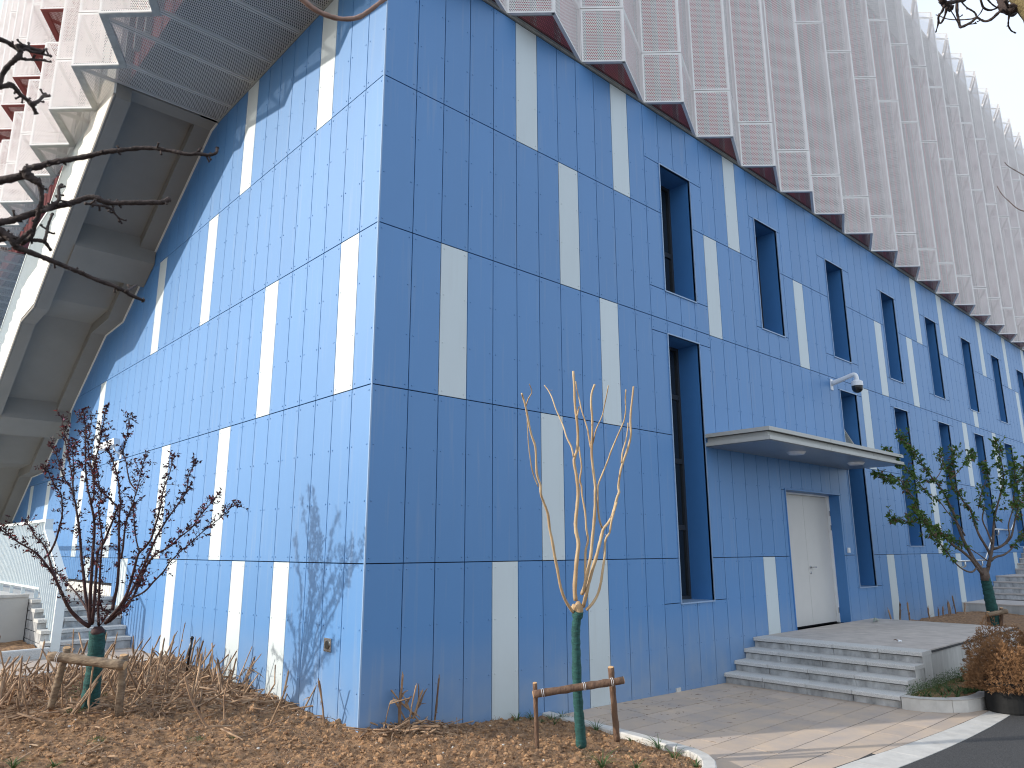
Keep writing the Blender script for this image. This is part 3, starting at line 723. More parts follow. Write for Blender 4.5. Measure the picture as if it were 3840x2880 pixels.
# platform
Pf = thing('door_platform', 'raised granite platform before the grey door', 'platform', (9.5, -1.2, 0))
m = MB(); m.box(7.505, 11.78, -2.44, -.004, -.05, .545); sub(Pf, m).build('core', GASK, Pf)
rr = random.Random(4)
y = -.004; k = 0
while y > -2.44:
    yb = max(y-.305, -2.475); x = 7.499; first = True
    while x < 11.8:
        w = (.45 if k % 2 and first else .9); first = False; xb = min(x+w, 11.8); m = MB(); m.box(x+.0015, xb-.0015, yb+.0015, y-.0015, .546, .578+rr.uniform(-.0008, .0008)); sub(Pf, m).build('paver', PLAT, Pf); x = xb
    y = yb; k += 1
m = MB(); m.box(7.499, 11.815, -2.488, -2.477, .548, .574); sub(Pf, m).build('edge_strip', GASK, Pf)
x = 7.482
while x < 11.8:
    xb = min(x+.42, 11.8); m = MB(); m.box(x+.0015, xb-.0015, -2.474, -2.445, -.03, .545); sub(Pf, m).build('facing_slab', WALLC, Pf); x = xb
m = MB(); m.box(11.785, 11.81, -2.444, -.004, -.03, .545); sub(Pf, m).build('facing_slab', WALLC, Pf)
# ground strip between platform and the far stairs
m = MB()
gx = [11.82+.2*i for i in range(28)]; gy = [-.01-.2*j for j in range(14)]
for i in range(27):
    for j in range(13):
        q = [(gx[i], gy[j+1]), (gx[i+1], gy[j+1]), (gx[i+1], gy[j]), (gx[i], gy[j])]; m.quad(*[(a, b, .40+.05*noise.noise(Vector((a*3, b*3, 0)))+.03*noise.noise(Vector((a*9, b*9, 0)))) for a, b in q])
m.quad((11.82, -2.61, .40), (11.82, -2.61, -.1), (17.3, -2.61, -.1), (17.3, -2.61, .40)); obj('soil_bed', m.mesh('soil_bed', SOIL, True), kind='structure')
# far stairs
Fs = thing('far_steps', 'long far flight of pale granite steps with a low platform at the right end', 'steps', (20, -1.5, 0))
m = MB(); m.box(17.3, 30, -5, -.004, -.05, .585); sub(Fs, m).build('base', WALLC, Fs)
for x in (17.3, 18.3, 19.0): m = MB(); m.box(x-.01 if x == 17.3 else x+.003, x+.997 if x < 19 else 19.55, -5, -.006, .586, .612); sub(Fs, m).build('paver', PLAT, Fs)
def fstep(x, z0, z1, x2=30): 
    m = MB(); m.box(x, x2, -4.9, -.005, z0, z1-.036); sub(Fs, m).build('riser', GRANR, Fs); m = MB(); m.box(x-.015, x+.34 if x2 == 30 else x2, -4.9, -.005, z1-.03, z1); sub(Fs, m).build('tread', PLAT, Fs)
for i in range(4): fstep(19.5+.29*i, .612+.143*i if i else .613, .755+.143*i)
m = MB(); m.box(20.38, 22.6, -4.9, -.006, 1.15, 1.183); sub(Fs, m).build('paver', PLAT, Fs)
for i in range(14): fstep(22.4+.3*i, 1.184+.15*i, 1.334+.15*i)
Hr = thing('handrail', 'short stainless wall handrail beside the far steps', 'handrail', (17.3, -.1, 1))
def hr(pts, nm='rail'): m = MB(); m.tube(smooth_line([Vector(p) for p in pts], 3), .024, 8); sub(Hr, m).build(nm, STEEL, Hr, smooth=True)
hr([(17.05, -.09, 1.62), (18.0, -.09, 1.62), (19.3, -.09, 1.62)]); hr([(19.3, -.09, 1.62), (20.0, -.09, 2.1), (20.55, -.09, 2.46)]); hr([(20.55, -.09, 2.46), (22.2, -.09, 2.46)]); hr([(22.2, -.09, 2.46), (24.2, -.09, 3.5)])
for x, z in ((17.6, 1.62), (19.0, 1.62), (20.9, 2.46), (22.0, 2.46)): hr([(x, -.09, z-.02), (x, -.09, z-.12), (x, -.05, z-.15), (x, -.002, z-.15)], 'bracket')

# small bed with its kerb by the steps
Kq = thing('planter_kerb', 'rounded pale kerb of the small green bed beside the entrance steps', 'kerb', (6.4, -2.9, 0))
strip_kerb([(7.35, -3.19), (7.1, -3.20), (6.85, -3.19), (6.62, -3.12), (6.45, -3.0), (6.33, -2.86), (6.25, -2.70), (6.235, -2.6), (6.235, -2.49)][::-1][::-1], -.13, -.03, .148, Kq, GRANW, 4)
m = MB()
def pl_h(x, y): return .12+.02*noise.noise(Vector((x*6, y*6, 1)))+.015*noise.noise(Vector((x*20, y*20, 1)))
for i in range(100):
    for j in range(18):
        x, y = 6.36+.05*i, -3.10+.035*j
        if x > 11.5 or (x < 6.8 and y < -2.49-.6*math.sqrt(max(0, 1-((6.85-x)/.5)**2))): continue
        m.quad(*[(a, b, pl_h(a, b)) for a, b in ((x, y), (x+.05, y), (x+.05, y+.035), (x, y+.035))])
obj('soil_bed', m.mesh('soil_bed', SOIL, True), kind='structure')

# ---------------------------------------------------------------- trees
def ZM(o, f): return lambda x, y: (o[0]+f*x, o[1]+f*y)
zq, zr, ze, zl, zd, z8, z5, z6 = ZM((1850, 1300), .5516), ZM((2000, 1850), .4728), ZM((0, 1900), .31646), ZM((0, 1480), .25316), ZM((3040, 1900), .36166), ZM((2540, 1200), .6027), ZM((0, 1900), .6329), ZM((1300, 1900), .6329)
def trace(parts, d0, d1=None, wob=0, rd=None, k=3):
    "parts: [(zoom map, [(x,y)...]), ...] -> smooth 3D line on a plane that drifts from depth d0 to d1"
    px = []
    for f, pts in parts: px += [f(*p) for p in pts]
    n = len(px); d1 = d0 if d1 is None else d1
    P = [back(a, b, d0+(d1-d0)*i/max(1, n-1)+(rd.uniform(-wob, wob) if rd else 0)) for i, (a, b) in enumerate(px)]
    return smooth_line(P, k)
def taper(n, a, b, p=1.): return [a+(b-a)*(i/(n-1))**p for i in range(n)]
# --- the bare golden sapling
rt = random.Random(21)
T1 = thing('bare_sapling', 'leafless golden sapling with a green wrapped trunk, in the bed before the dark blue wall', 'tree', (1.60, -1.33, .12))
D1 = 6.80
tk = [back(*z6(1391, 1420), D1), back(*z6(1378, 1250), D1), back(*z6(1366, 1060), D1), back(*z6(1360, 850), D1), back(*z6(1358, 720), D1), back(*z6(1372, 618), D1)]
m = MB(); L_ = smooth_line(tk, 8); N_ = len(L_); m.tube(L_, [(.050-.010*min(1, i/(N_*.6)))*(1+.05*math.sin(i*1.7)+.05*rt.uniform(-1, 1))+(.010 if i > N_-5 else 0) for i in range(N_)], 12, jit=.03)
sub(T1, m).build('trunk_wrap', WRAP, T1, smooth=True)
m = MB(); c0 = back(*z6(1372, 618), D1); hd = back(*z6(1372, 560), D1)
m.tube([c0-Vector((0, 0, .03)), c0, (c0+hd)/2, hd], [.04, .046, .040, .012], 9, jit=.22)
for _ in range(9):
    d = Vector((rt.uniform(-1, 1), rt.uniform(-1, 1), rt.uniform(.1, 1.3))).normalized(); m.tube([c0, c0+d*.045, c0+d*rt.uniform(.06, .085)], [.024, .02, .011], 7, jit=.25)
sub(T1, m).build('trunk', GOLD, T1, smooth=True)
brs = [
 ([(zr, [(318, 945), (285, 900), (250, 840), (215, 740), (190, 600), (170, 500), (150, 380), (130, 285), (118, 180), (105, 130), (78, 60)]), (zq, [(322, 997), (320, 940), (295, 860), (287, 690), (262, 610), (245, 540), (232, 470), (215, 390), (203, 350), (193, 318)])], .0155, .008, -.05, -.40),
 ([(zq, [(305, 950), (280, 890), (262, 830), (248, 740), (238, 650), (232, 530), (228, 450)])], .006, .004, -.2, -.3),
 ([(zq, [(222, 400), (240, 350), (262, 312), (255, 280), (245, 255)])], .006, .0035, -.38, -.45),
 ([(zr, [(335, 850), (328, 760), (335, 640), (345, 520), (358, 400), (340, 310), (335, 240), (345, 120), (355, 0)]), (zq, [(572, 935), (560, 850), (548, 770), (570, 700), (575, 600), (568, 500), (555, 400), (550, 270), (543, 165)])], .021, .011, .03, .10),
 ([(zq, [(570, 470), (576, 440), (584, 408)])], .008, .007, .08, .1),
 ([(zq, [(546, 750), (530, 680), (500, 620), (475, 540), (450, 480), (425, 425), (400, 350), (375, 300), (347, 262)])], .0095, .005, .05, .35),
 ([(zq, [(376, 296), (400, 296)])], .003, .002, .3, .3),
 ([(zr, [(412, 700), (412, 560), (415, 450), (435, 370), (420, 280), (412, 160), (395, 60), (385, 0)]), (zq, [(600, 950), (588, 905), (600, 820), (590, 740), (583, 680)])], .011, .008, .12, .22),
 ([(zr, [(385, 800), (405, 740), (430, 620), (455, 500), (468, 360), (482, 220), (490, 90), (490, 0)]), (zq, [(692, 940), (680, 850), (668, 720), (672, 600), (672, 480), (665, 400), (668, 320), (690, 256)])], .0175, .009, -.02, -.12),
 ([(zq, [(662, 690), (650, 620), (640, 560), (625, 510), (600, 430), (585, 360), (570, 300), (560, 235)])], .009, .005, -.1, .12),
 ([(zq, [(668, 690), (685, 620), (700, 560), (740, 470), (755, 400), (770, 330), (782, 264)])], .007, .0045, -.1, -.3),
 ([(zr, [(395, 900), (420, 800), (440, 710), (470, 600), (500, 500), (525, 400), (545, 320), (558, 280), (590, 240), (620, 190), (645, 110), (665, 30), (680, -10)]), (zq, [(850, 950), (862, 860), (880, 790), (915, 690), (935, 600), (932, 520), (935, 440), (945, 350), (953, 270)])], .018, .009, -.04, .18),
 ([(zr, [(545, 275), (525, 210), (513, 120), (512, 40)]), (zq, [(712, 945), (740, 870), (780, 770), (797, 720), (830, 640), (865, 560), (890, 500), (900, 430), (898, 360), (901, 292)])], .0095, .0055, .0, -.25),
 ([(zq, [(872, 790), (878, 720), (900, 640), (912, 570), (916, 518)])], .009, .006, .15, .3),
 ([(zr, [(420, 925), (455, 890), (485, 850), (515, 790), (535, 710), (550, 610), (565, 500), (568, 400), (580, 350), (605, 310), (620, 220), (640, 150), (662, 70)])], .014, .009, -.08, .06),
]
for prt, ra, rb, da, db in brs:
    P = trace(prt, D1+da*.3, D1+db, .012, rt); m = MB(); rr_ = taper(len(P), ra, rb, .8); rr_ = [q*(1+rt.uniform(-.09, .09)) for q in rr_]
    m.tube(P, rr_, 8, jit=.04)
    for _ in range(3):     # little knots
        i = rt.randrange(2, max(3, len(P)-1)); q = P[min(i, len(P)-1)]; d = Vector((rt.uniform(-1, 1), rt.uniform(-1, 1), .8)).normalized(); m.tube([q, q+d*rr_[min(i, len(rr_)-1)]*2.1], [rr_[min(i, len(rr_)-1)]*.5, .002], 5)
    sub(T1, m).build('branch', GOLD, T1, smooth=True)
def log(root, a, b, r, mt, name, ends=True, jit=.07):
    a, b = Vector(a), Vector(b); n = 14; P = [a+(b-a)*(i/n)+Vector((rt.uniform(-1, 1), rt.uniform(-1, 1), rt.uniform(-1, 1)))*r*.07 for i in range(n+1)]; m = MB()
    m.tube(P, [r*(1+rt.uniform(-.06, .06)) for _ in P], 12, jit=jit); me = sub(root, m).build(name, mt, root, smooth=True)
    if ends:
        for p, s in ((a, -1), (b, 1)):
            d = (b-a).normalized()*s; mm = MB(); mm.tube([p+d*.0005, p+d*.004], [r*.93, r*.9], 12); sub(root, mm).build('sawn_end', CUT, root)
def tie(root, c, axis, r):
    m = MB(); d = Vector(axis).normalized(); u = d.orthogonal().normalized(); v = d.cross(u)
    for s in (-1, 1): m.tube([c+(u*math.cos(t/12*2*math.pi)+v*math.sin(t/12*2*math.pi))*r+d*s*.008 for t in range(13)], .0022, 4, cap=False)
    sub(root, m).build('tie', WHITEP, root)
F1 = thing('tree_stake_frame', 'H-shaped stake frame of brown logs holding the bare golden sapling', 'tree stake', (1.5, -1.45, .1))
DF = 6.62
pa, pb = back(*z6(1130, 1435), DF), back(*z6(1115, 1045), DF); pc, pe = back(*z6(1602, 1385), DF+.12), back(*z6(1565, 952), DF+.12)
log(F1, pa, pb, .020, BARK, 'post'); log(F1, pc, pe, .028, BARK, 'post')
ca, cb = back(*z6(1106, 1112), DF-.05), back(*z6(1640, 1028), DF+.04); log(F1, ca, cb, .033, BARK, 'crossbar')
for t in (.1, .56, .87): tie(F1, ca+(cb-ca)*t, cb-ca, .036)

# --- leafy trees: traced limbs, then twigs and leaves grown on them
def leaf(mb, p, d, up, s, mi=0, w=.45, curl=.25):
    d = d.normalized(); side = d.cross(up)
    if side.length < 1e-3: side = d.orthogonal()
    side.normalize(); n = side.cross(d); a = p; b = p+d*s*.45+side*s*w*.5+n*s*.06; c = p+d*s-n*s*curl; e = p+d*s*.45-side*s*w*.5+n*s*.06; mid_ = p+d*s*.5-n*s*.05
    mb.poly((a, b, mid_), mi); mb.poly((b, c, mid_), mi); mb.poly((c, e, mid_), mi); mb.poly((e, a, mid_), mi)
def rv(r): 
    while 1:
        v = Vector((r.uniform(-1, 1), r.uniform(-1, 1), r.uniform(-1, 1)))
        if .1 < v.length < 1: return v.normalized()
def leafy(root, limbs, wood, twn, lfn, r, tw_gap, tw_len, leaf_s, cl, start=.3, mats=None, flower=0, droop=0, dens_top=1.5, lw=.45):
    tw = MB(); lf = MB()
    for P, rr_ in limbs:
        n = len(P); tot = 0; nxt = tw_gap*.5; Ltot = sum((P[i+1]-P[i]).length for i in range(n-1)); 
        for i in range(n-1):
            seg = P[i+1]-P[i]; l = seg.length
            while tot+l > nxt:
                t = (nxt-tot)/l; q = P[i]+seg*t; f = nxt/Ltot; gap = tw_gap*(1.35-dens_top*.45*f)
                nxt += gap*r.uniform(.5, 1.5)
                if f < start: continue
                d = (seg.normalized()*r.uniform(.25, .8)+rv(r)*.8).normalized(); ln = tw_len*r.uniform(.25, 1.1)*(1 if r.random() < .86 else 1.9)
                pts = [q]; dd = d.copy()
                for k in range(3): dd = (dd+rv(r)*.22+Vector((0, 0, .12))).normalized(); pts.append(pts[-1]+dd*ln/3)
                tw.tube(pts, [.0026, .0022, .0018, .0012], 4, cap=False)
                for k in range(1, 4):
                    for _ in range(cl if k == 3 else max(1, cl-2)):
                        if r.random() > .35+.5*f+.15: continue
                        ld = (dd*.5+rv(r)+Vector((0, 0, -droop))).normalized(); s = leaf_s*r.uniform(.55, 1.2); mi = 0 if r.random() < .91 else 1
                        leaf(lf, pts[k]+rv(r)*.004, ld, rv(r), s, mi, lw)
                if flower and r.random() < flower:
                    c = pts[1]+rv(r)*.01
                    for _ in range(6): leaf(lf, c, rv(r), rv(r), .014, 2, .8, .1)
            tot += l
        # tip
        for _ in range(cl*2): leaf(lf, P[-1]+rv(r)*.012, ((P[-1]-P[-2]).normalized()+rv(r)*.9).normalized(), rv(r), leaf_s*r.uniform(.7, 1.2), 0, lw)
    sub(root, tw).build(twn, wood, root, kind='stuff'); sub(root, lf).build(lfn, mats, root, kind='stuff')
# plum tree at the left
rp = random.Random(8); T2 = thing('plum_tree', 'small purple-leaved plum tree with a green wrapped trunk and pink buds, by the sunlit wall', 'tree', (-1.70, 2.31, .38)); D2 = 7.34
tk = [back(*z5(527, 1235), D2), back(*z5(545, 1060), D2), back(*z5(560, 960), D2), back(*z5(570, 860), D2), back(*z5(578, 740), D2)]
m = MB(); L_ = smooth_line(tk, 9); m.tube(L_, [(.088-.012*math.sin(min(1, i/20)*1.5))*(1+.045*math.sin(i*1.3)+rp.uniform(-.035, .035)) for i in range(len(L_))], 14, jit=.025); sub(T2, m).build('trunk_wrap', WRAP, T2, smooth=True)
m = MB(); c0 = tk[-1]; m.tube([c0-Vector((0, 0, .02)), c0+Vector((0, 0, .01)), c0+Vector((0, 0, .05))], [.080, .066, .03], 12, jit=.2); sub(T2, m).build('trunk', PLUMW, T2, smooth=True)
lim = [
 ([(ze, [(1060, 1420), (980, 1370), (900, 1300), (830, 1220), (780, 1130), (740, 1040), (700, 950), (650, 840), (600, 760), (540, 680), (470, 590), (400, 530), (300, 470), (200, 410), (140, 370), (60, 310), (5, 262)])], .022, .004, -.35),
 ([(ze, [(690, 930), (640, 800), (600, 680), (575, 590), (545, 500), (500, 430), (430, 370), (380, 290), (340, 220), (300, 180)])], .014, .004, .15),
 ([(ze, [(580, 560), (620, 490), (660, 400), (690, 300), (715, 200), (735, 110), (738, 0)]), (zl, [(920, 1640), (912, 1500), (880, 1440), (830, 1370), (780, 1290), (735, 1190), (700, 1090), (660, 1060)])], .012, .003, -.2),
 ([(ze, [(1045, 1240), (990, 1150), (930, 1060), (850, 960), (780, 890), (720, 830), (660, 770)])], .013, .004, .3),
 ([(ze, [(1070, 1400), (1045, 1230), (1015, 1060), (1000, 900), (985, 760), (965, 600), (955, 450), (945, 330), (930, 200), (915, 100), (900, 0)]), (zl, [(1130, 1659), (1100, 1540), (1060, 1400), (1010, 1330), (970, 1270), (930, 1180), (900, 1080), (870, 980), (830, 880), (780, 800), (740, 740)])], .018, .004, .25),
 ([(zl, [(1085, 1480), (1080, 1350), (1090, 1200), (1098, 1100), (1085, 980), (1075, 880), (1080, 760), (1082, 660)])], .008, .003, -.2),
 ([(zl, [(1080, 1350), (1065, 1200), (1045, 1080), (1020, 950), (1000, 850), (975, 740), (955, 620), (935, 480), (920, 340)])], .008, .003, .1),
 ([(ze, [(1085, 1400), (1068, 1250), (1070, 1050), (1080, 880), (1090, 720), (1100, 560), (1112, 400), (1120, 260), (1110, 120), (1085, 0)]), (zl, [(1356, 1659), (1340, 1560), (1310, 1440), (1285, 1300), (1272, 1150), (1268, 1000), (1265, 850), (1270, 700), (1275, 560), (1262, 440), (1245, 330), (1235, 240)])], .019, .003, -.1),
 ([(zl, [(1365, 1600), (1390, 1480), (1392, 1350), (1375, 1200), (1345, 1050), (1325, 930), (1310, 820), (1300, 680), (1330, 560), (1350, 420), (1365, 330)])], .011, .003, .3),
 ([(ze, [(1095, 1380), (1110, 1200), (1125, 1020), (1135, 850), (1150, 650), (1165, 520), (1230, 430), (1280, 300), (1330, 180), (1370, 60), (1385, 0)]), (zl, [(1420, 1330), (1405, 1200), (1400, 1050), (1420, 930), (1450, 830), (1475, 700), (1500, 600), (1520, 480), (1540, 380), (1560, 270), (1580, 200)])], .017, .003, .2),
 ([(ze, [(1170, 1400), (1165, 1250), (1175, 1050), (1182, 850), (1190, 700), (1200, 560), (1215, 420), (1200, 300), (1180, 150), (1170, 0)]), (zl, [(1500, 1500), (1470, 1350), (1440, 1200), (1420, 1050), (1380, 950)])], .014, .003, -.3),
 ([(ze, [(1330, 1230), (1350, 1120), (1385, 960), (1400, 800), (1412, 600), (1410, 450), (1408, 300), (1412, 150), (1420, 0)]), (zl, [(1790, 1640), (1775, 1500), (1760, 1340), (1735, 1200), (1700, 1060), (1660, 950), (1625, 850), (1590, 740), (1560, 650), (1540, 560)])], .018, .003, .1),
 ([(ze, [(1430, 620), (1455, 500), (1470, 350), (1490, 200), (1530, 80), (1560, 0)]), (zl, [(1960, 1659), (2000, 1500), (2030, 1420), (2060, 1300), (2090, 1150), (2120, 1030), (2160, 930)])], .011, .003, -.2),
 ([(zl, [(2030, 1420), (1960, 1350), (1920, 1280), (1890, 1150), (1870, 1000), (1830, 880), (1840, 740), (1880, 600), (1910, 460), (1930, 300)])], .009, .003, .3),
 ([(ze, [(1250, 1380), (1330, 1290), (1420, 1180), (1480, 1080), (1530, 960), (1560, 850), (1600, 700), (1640, 560), (1720, 480), (1790, 380), (1830, 250), (1870, 130), (1900, 0)]), (zl, [(2380, 1659), (2400, 1500), (2440, 1350), (2500, 1200), (2540, 1050), (2560, 900)])], .019, .003, -.3),
 ([(ze, [(1650, 530), (1620, 420), (1600, 280), (1590, 150), (1580, 60), (1590, 0)])], .008, .004, .1),
 ([(ze, [(1270, 1370), (1380, 1270), (1480, 1130), (1580, 960), (1660, 800), (1740, 620), (1800, 480), (1860, 350), (1930, 230), (2000, 120), (2090, 0)]), (zl, [(2650, 1600), (2740, 1480), (2780, 1350), (2800, 1200), (2850, 1080), (2900, 980)])], .018, .003, .25),
 ([(ze, [(1300, 1360), (1420, 1250), (1560, 1090), (1620, 980), (1680, 830), (1760, 660), (1850, 560), (1930, 520), (2030, 460), (2110, 380), (2212, 300)]), (z5, [(1140, 120), (1180, 60), (1230, 0)]), (zl, [(3100, 1640), (3160, 1560), (3230, 1470)])], .015, .003, -.15),
 ([(ze, [(1480, 1090), (1600, 1065), (1720, 1000), (1820, 890), (1900, 810), (1960, 740), (2010, 660), (2080, 590), (2150, 520), (2212, 470)]), (z5, [(1150, 195), (1200, 150), (1250, 110), (1300, 70), (1375, 0)]), (zl, [(3490, 1640), (3530, 1600)])], .011, .003, .2),
 ([(ze, [(1290, 1330), (1400, 1260), (1500, 1190), (1560, 1100), (1620, 960), (1660, 880), (1700, 780)])], .010, .003, -.25),
 ([(ze, [(1170, 1420), (1160, 1330), (1150, 1200), (1140, 1080), (1130, 1000)])], .006, .002, .1),
 ([(ze, [(1180, 1410), (1230, 1350), (1260, 1290), (1240, 1230), (1200, 1170)])], .006, .002, -.1),
]
LM = []
for prt, ra, rb, dd in lim:
    P = trace(prt, D2, D2+dd*1.7, .02, rp); rr_ = taper(len(P), ra, rb, .75); m = MB(); m.tube(P, rr_, 7, jit=.08)
    for i in range(3, len(P)-1):      # spurs
        for _ in range(2):
            d = rv(rp); m.tube([P[i], P[i]+d*(rr_[i]+rp.uniform(.006, .022))], [.003, .001], 4, cap=False)
    sub(T2, m).build('branch', PLUMW, T2, smooth=True); LM.append((P, rr_))
leafy(T2, LM, PLUMW, 'twig', 'foliage', rp, .026, .085, .036, 4, .22, [PLUML, mat('red_leaf', (.23, .035, .03), .55, var=.3, transl=.4), PINK], flower=.10, dens_top=1.6, lw=.5)
F2 = thing('tree_stake_frame', 'pale log stake frame round the green wrapped trunk of the plum tree', 'tree stake', (-1.75, 2.1, .36)); D3 = 7.06
log(F2, back(*z5(300, 1195), D3+.12), back(*z5(398, 835), D3+.12), .034, BARKL, 'post'); log(F2, back(*z5(700, 1250), D3+.02), back(*z5(733, 880), D3+.02), .036, BARKL, 'post')
ca, cb = back(*z5(292, 885), D3-.07), back(*z5(740, 940), D3-.07); log(F2, ca, cb, .045, BARKL, 'crossbar', jit=.1); tie(F2, ca+(cb-ca)*.13, cb-ca, .055)
# cherry tree at the right
rc = random.Random(12); T3 = thing('cherry_tree', 'young green-leaved cherry tree with a green wrapped trunk before the far steps', 'tree', (12.9, -1.8, .42)); D4 = 14.4
tk = [back(*zd(1905, 1235), D4), back(*zd(1880, 1060), D4), back(*zd(1850, 920), D4), back(*zd(1825, 800), D4), back(*zd(1810, 740), D4)]
m = MB(); L_ = smooth_line(tk, 8); m.tube(L_, [(.105-.02*i/len(L_))*(1+.05*math.sin(i*1.5)+rc.uniform(-.03, .03)) for i in range(len(L_))], 12, jit=.03); sub(T3, m).build('trunk_wrap', WRAP, T3, smooth=True)
m = MB(); m.tube([tk[-1]-Vector((0, 0, .05)), tk[-1]+Vector((0, 0, .08)), tk[-1]+Vector((0, 0, .2))], [.085, .08, .05], 10, jit=.1); sub(T3, m).build('trunk', CHERW, T3, smooth=True)
lim = [
 ([(zd, [(1800, 720), (1760, 640), (1700, 560), (1650, 470), (1600, 380), (1550, 260), (1510, 150), (1480, 60), (1450, 0)]), (z8, [(1690, 1140), (1660, 1080), (1610, 1010), (1560, 950), (1510, 880), (1470, 820), (1420, 760), (1380, 730)])], .045, .006, .5),
 ([(zd, [(1780, 700), (1720, 620), (1660, 540), (1580, 470), (1480, 400), (1400, 320), (1330, 250), (1250, 190), (1180, 110), (1100, 20)]), (z8, [(1480, 1120), (1430, 1060), (1390, 1000), (1330, 990), (1260, 970), (1235, 950)])], .035, .005, -.6),
 ([(zd, [(1760, 660), (1720, 640), (1680, 675), (1620, 670), (1550, 630), (1480, 560), (1420, 480), (1370, 420), (1320, 350), (1260, 270), (1200, 190), (1150, 120), (1070, 30)])], .022, .005, -.9),
 ([(zd, [(1260, 200), (1180, 180), (1080, 160), (1000, 150), (920, 130), (860, 125), (815, 98)])], .012, .003, -.4),
 ([(zd, [(1820, 700), (1850, 600), (1860, 500), (1810, 400), (1750, 300), (1710, 200), (1680, 100), (1640, 0)]), (z8, [(1780, 1130), (1740, 1060), (1700, 1000), (1690, 920), (1720, 860), (1730, 800)])], .036, .006, .4),
 ([(zd, [(1840, 620), (1870, 500), (1890, 380), (1895, 250), (1905, 130), (1920, 50), (1950, -60)]), (z8, [(2010, 1080), (2030, 1000), (2020, 900), (2000, 820), (1985, 750)])], .035, .006, .2),
 ([(zd, [(1870, 440), (1930, 430), (1990, 400), (2040, 360), (2080, 310), (2100, 230), (2120, 130), (2150, 0)]), (z8, [(2090, 1120), (2100, 1050), (2095, 950), (2100, 870)])], .03, .006, -.3),
 ([(zd, [(1870, 560), (1920, 520), (2000, 500), (2060, 460), (2110, 400), (2160, 340), (2230, 290), (2330, 200), (2420, 80)])], .028, .005, .5),
 ([(zd, [(1880, 380), (1830, 250), (1780, 130), (1800, 0)]), (z8, [(1880, 1150), (1900, 1050), (1930, 960), (1890, 900)])], .02, .005, .3),
 ([(zd, [(1830, 560), (1750, 500), (1640, 430), (1560, 400), (1450, 330), (1350, 290), (1240, 230)])], .014, .004, -.3),
 ([(zd, [(2000, 400), (2060, 300), (2050, 200), (2080, 80), (2130, -40)]), (z8, [(2150, 1100), (2160, 1000), (2170, 900), (2180, 850)])], .018, .004, .7),
 ([(z8, [(1600, 1000), (1640, 940), (1650, 880), (1640, 820)])], .01, .004, .1),
 ([(z8, [(1700, 990), (1760, 930), (1800, 870), (1840, 825)])], .01, .004, .2),
 ([(zd, [(1600, 300), (1530, 180), (1420, 60), (1330, -60)]), (z8, [(1540, 1060), (1480, 980), (1400, 900), (1340, 850), (1300, 800)])], .014, .004, -.2),
]
LM = []
for prt, ra, rb, dd in lim:
    P = trace(prt, D4, D4+dd, .03, rc); rr_ = taper(len(P), ra, rb, .7); m = MB(); m.tube(P, rr_, 7, jit=.08); sub(T3, m).build('branch', CHERW, T3, smooth=True); LM.append((P, rr_))
leafy(T3, LM, CHERW, 'twig', 'foliage', rc, .038, .13, .086, 4, .36, [CHERL, BRONZ], droop=.7, dens_top=1.9, lw=.5)
F3 = thing('tree_stake_frame', 'small brown stake frame at the foot of the green-leaved cherry tree', 'tree stake', (12.9, -1.9, .42))
log(F3, back(*zd(1845, 1230), D4-.15), back(*zd(1840, 1090), D4-.15), .03, BARK, 'post'); log(F3, back(*zd(1975, 1240), D4-.1), back(*zd(1978, 1050), D4-.1), .034, BARK, 'post')
log(F3, back(*zd(1830, 1120), D4-.22), back(*zd(2035, 1085), D4-.22), .045, BARKL, 'crossbar')

# --- bare branches reaching in from trees that stand beside the camera
def knobbly(root, prt, d0, d1, ra, rb, mt, r, name='branch', tw=0):
    P = trace(prt, d0, d1, .004, r, 4); rr_ = [q*(1+r.uniform(-.16, .16)) for q in taper(len(P), ra, rb, .8)]; m = MB(); m.tube(P, rr_, 8, jit=.09)
    for i in range(2, len(P)-1):
        if r.random() < tw: d = rv(r); l = r.uniform(.008, .022); m.tube([P[i], P[i]+d*l, P[i]+d*l*1.3+Vector((0, 0, .003))], [.0035, .003, .0045], 5, jit=.2)
    e = P[-1]; m.tube([e-(e-P[-2])*.1, e+(e-P[-2])*.6], [rb*1.5, rb*.9], 6, jit=.2)
    return sub(root, m).build(name, mt, root, smooth=True)
z1b, z0 = ZM((0, 0), .5877), ZM((0, 560), .25316); rb_ = random.Random(2)
T4 = thing('bare_tree', 'dark bare tree outside the left edge, its knobbly branches reaching in before the screens', 'tree', (-4.6, -2.6, 0))
DB = 2.3
tkb = [Vector((-4.9, -3.9, 0.1)), Vector((-4.92, -3.92, 1.5)), Vector((-4.95, -3.97, 2.6)), Vector((-5.0, -4.05, 3.8)), Vector((-4.9, -4.2, 4.8))]
m = MB(); m.tube(smooth_line(tkb, 5), taper(21, .07, .03), 10, jit=.08); sub(T4, m).build('trunk', TWIG, T4, smooth=True)
def from_trunk(z, pt, d): 
    e = back(*pt, d); a = tkb[1].lerp(tkb[3], z); return [a]+[a.lerp(e, k)+Vector((rb_.uniform(-.05, .05), rb_.uniform(-.05, .05), rb_.uniform(-.04, .05)+.12*math.sin(k*3.1))) for k in (.2, .4, .6, .8)]+[e]
for zt, pt, ra in ((.25, (-20, 680), .012), (.2, (-20, 830), .012), (.45, (-20, 140), .009), (.15, (-20, 900), .012)):
    m = MB(); m.tube(smooth_line(from_trunk(zt, pt, DB), 4), taper(21, .021, ra), 8, jit=.07); sub(T4, m).build('limb', TWIG, T4, smooth=True)
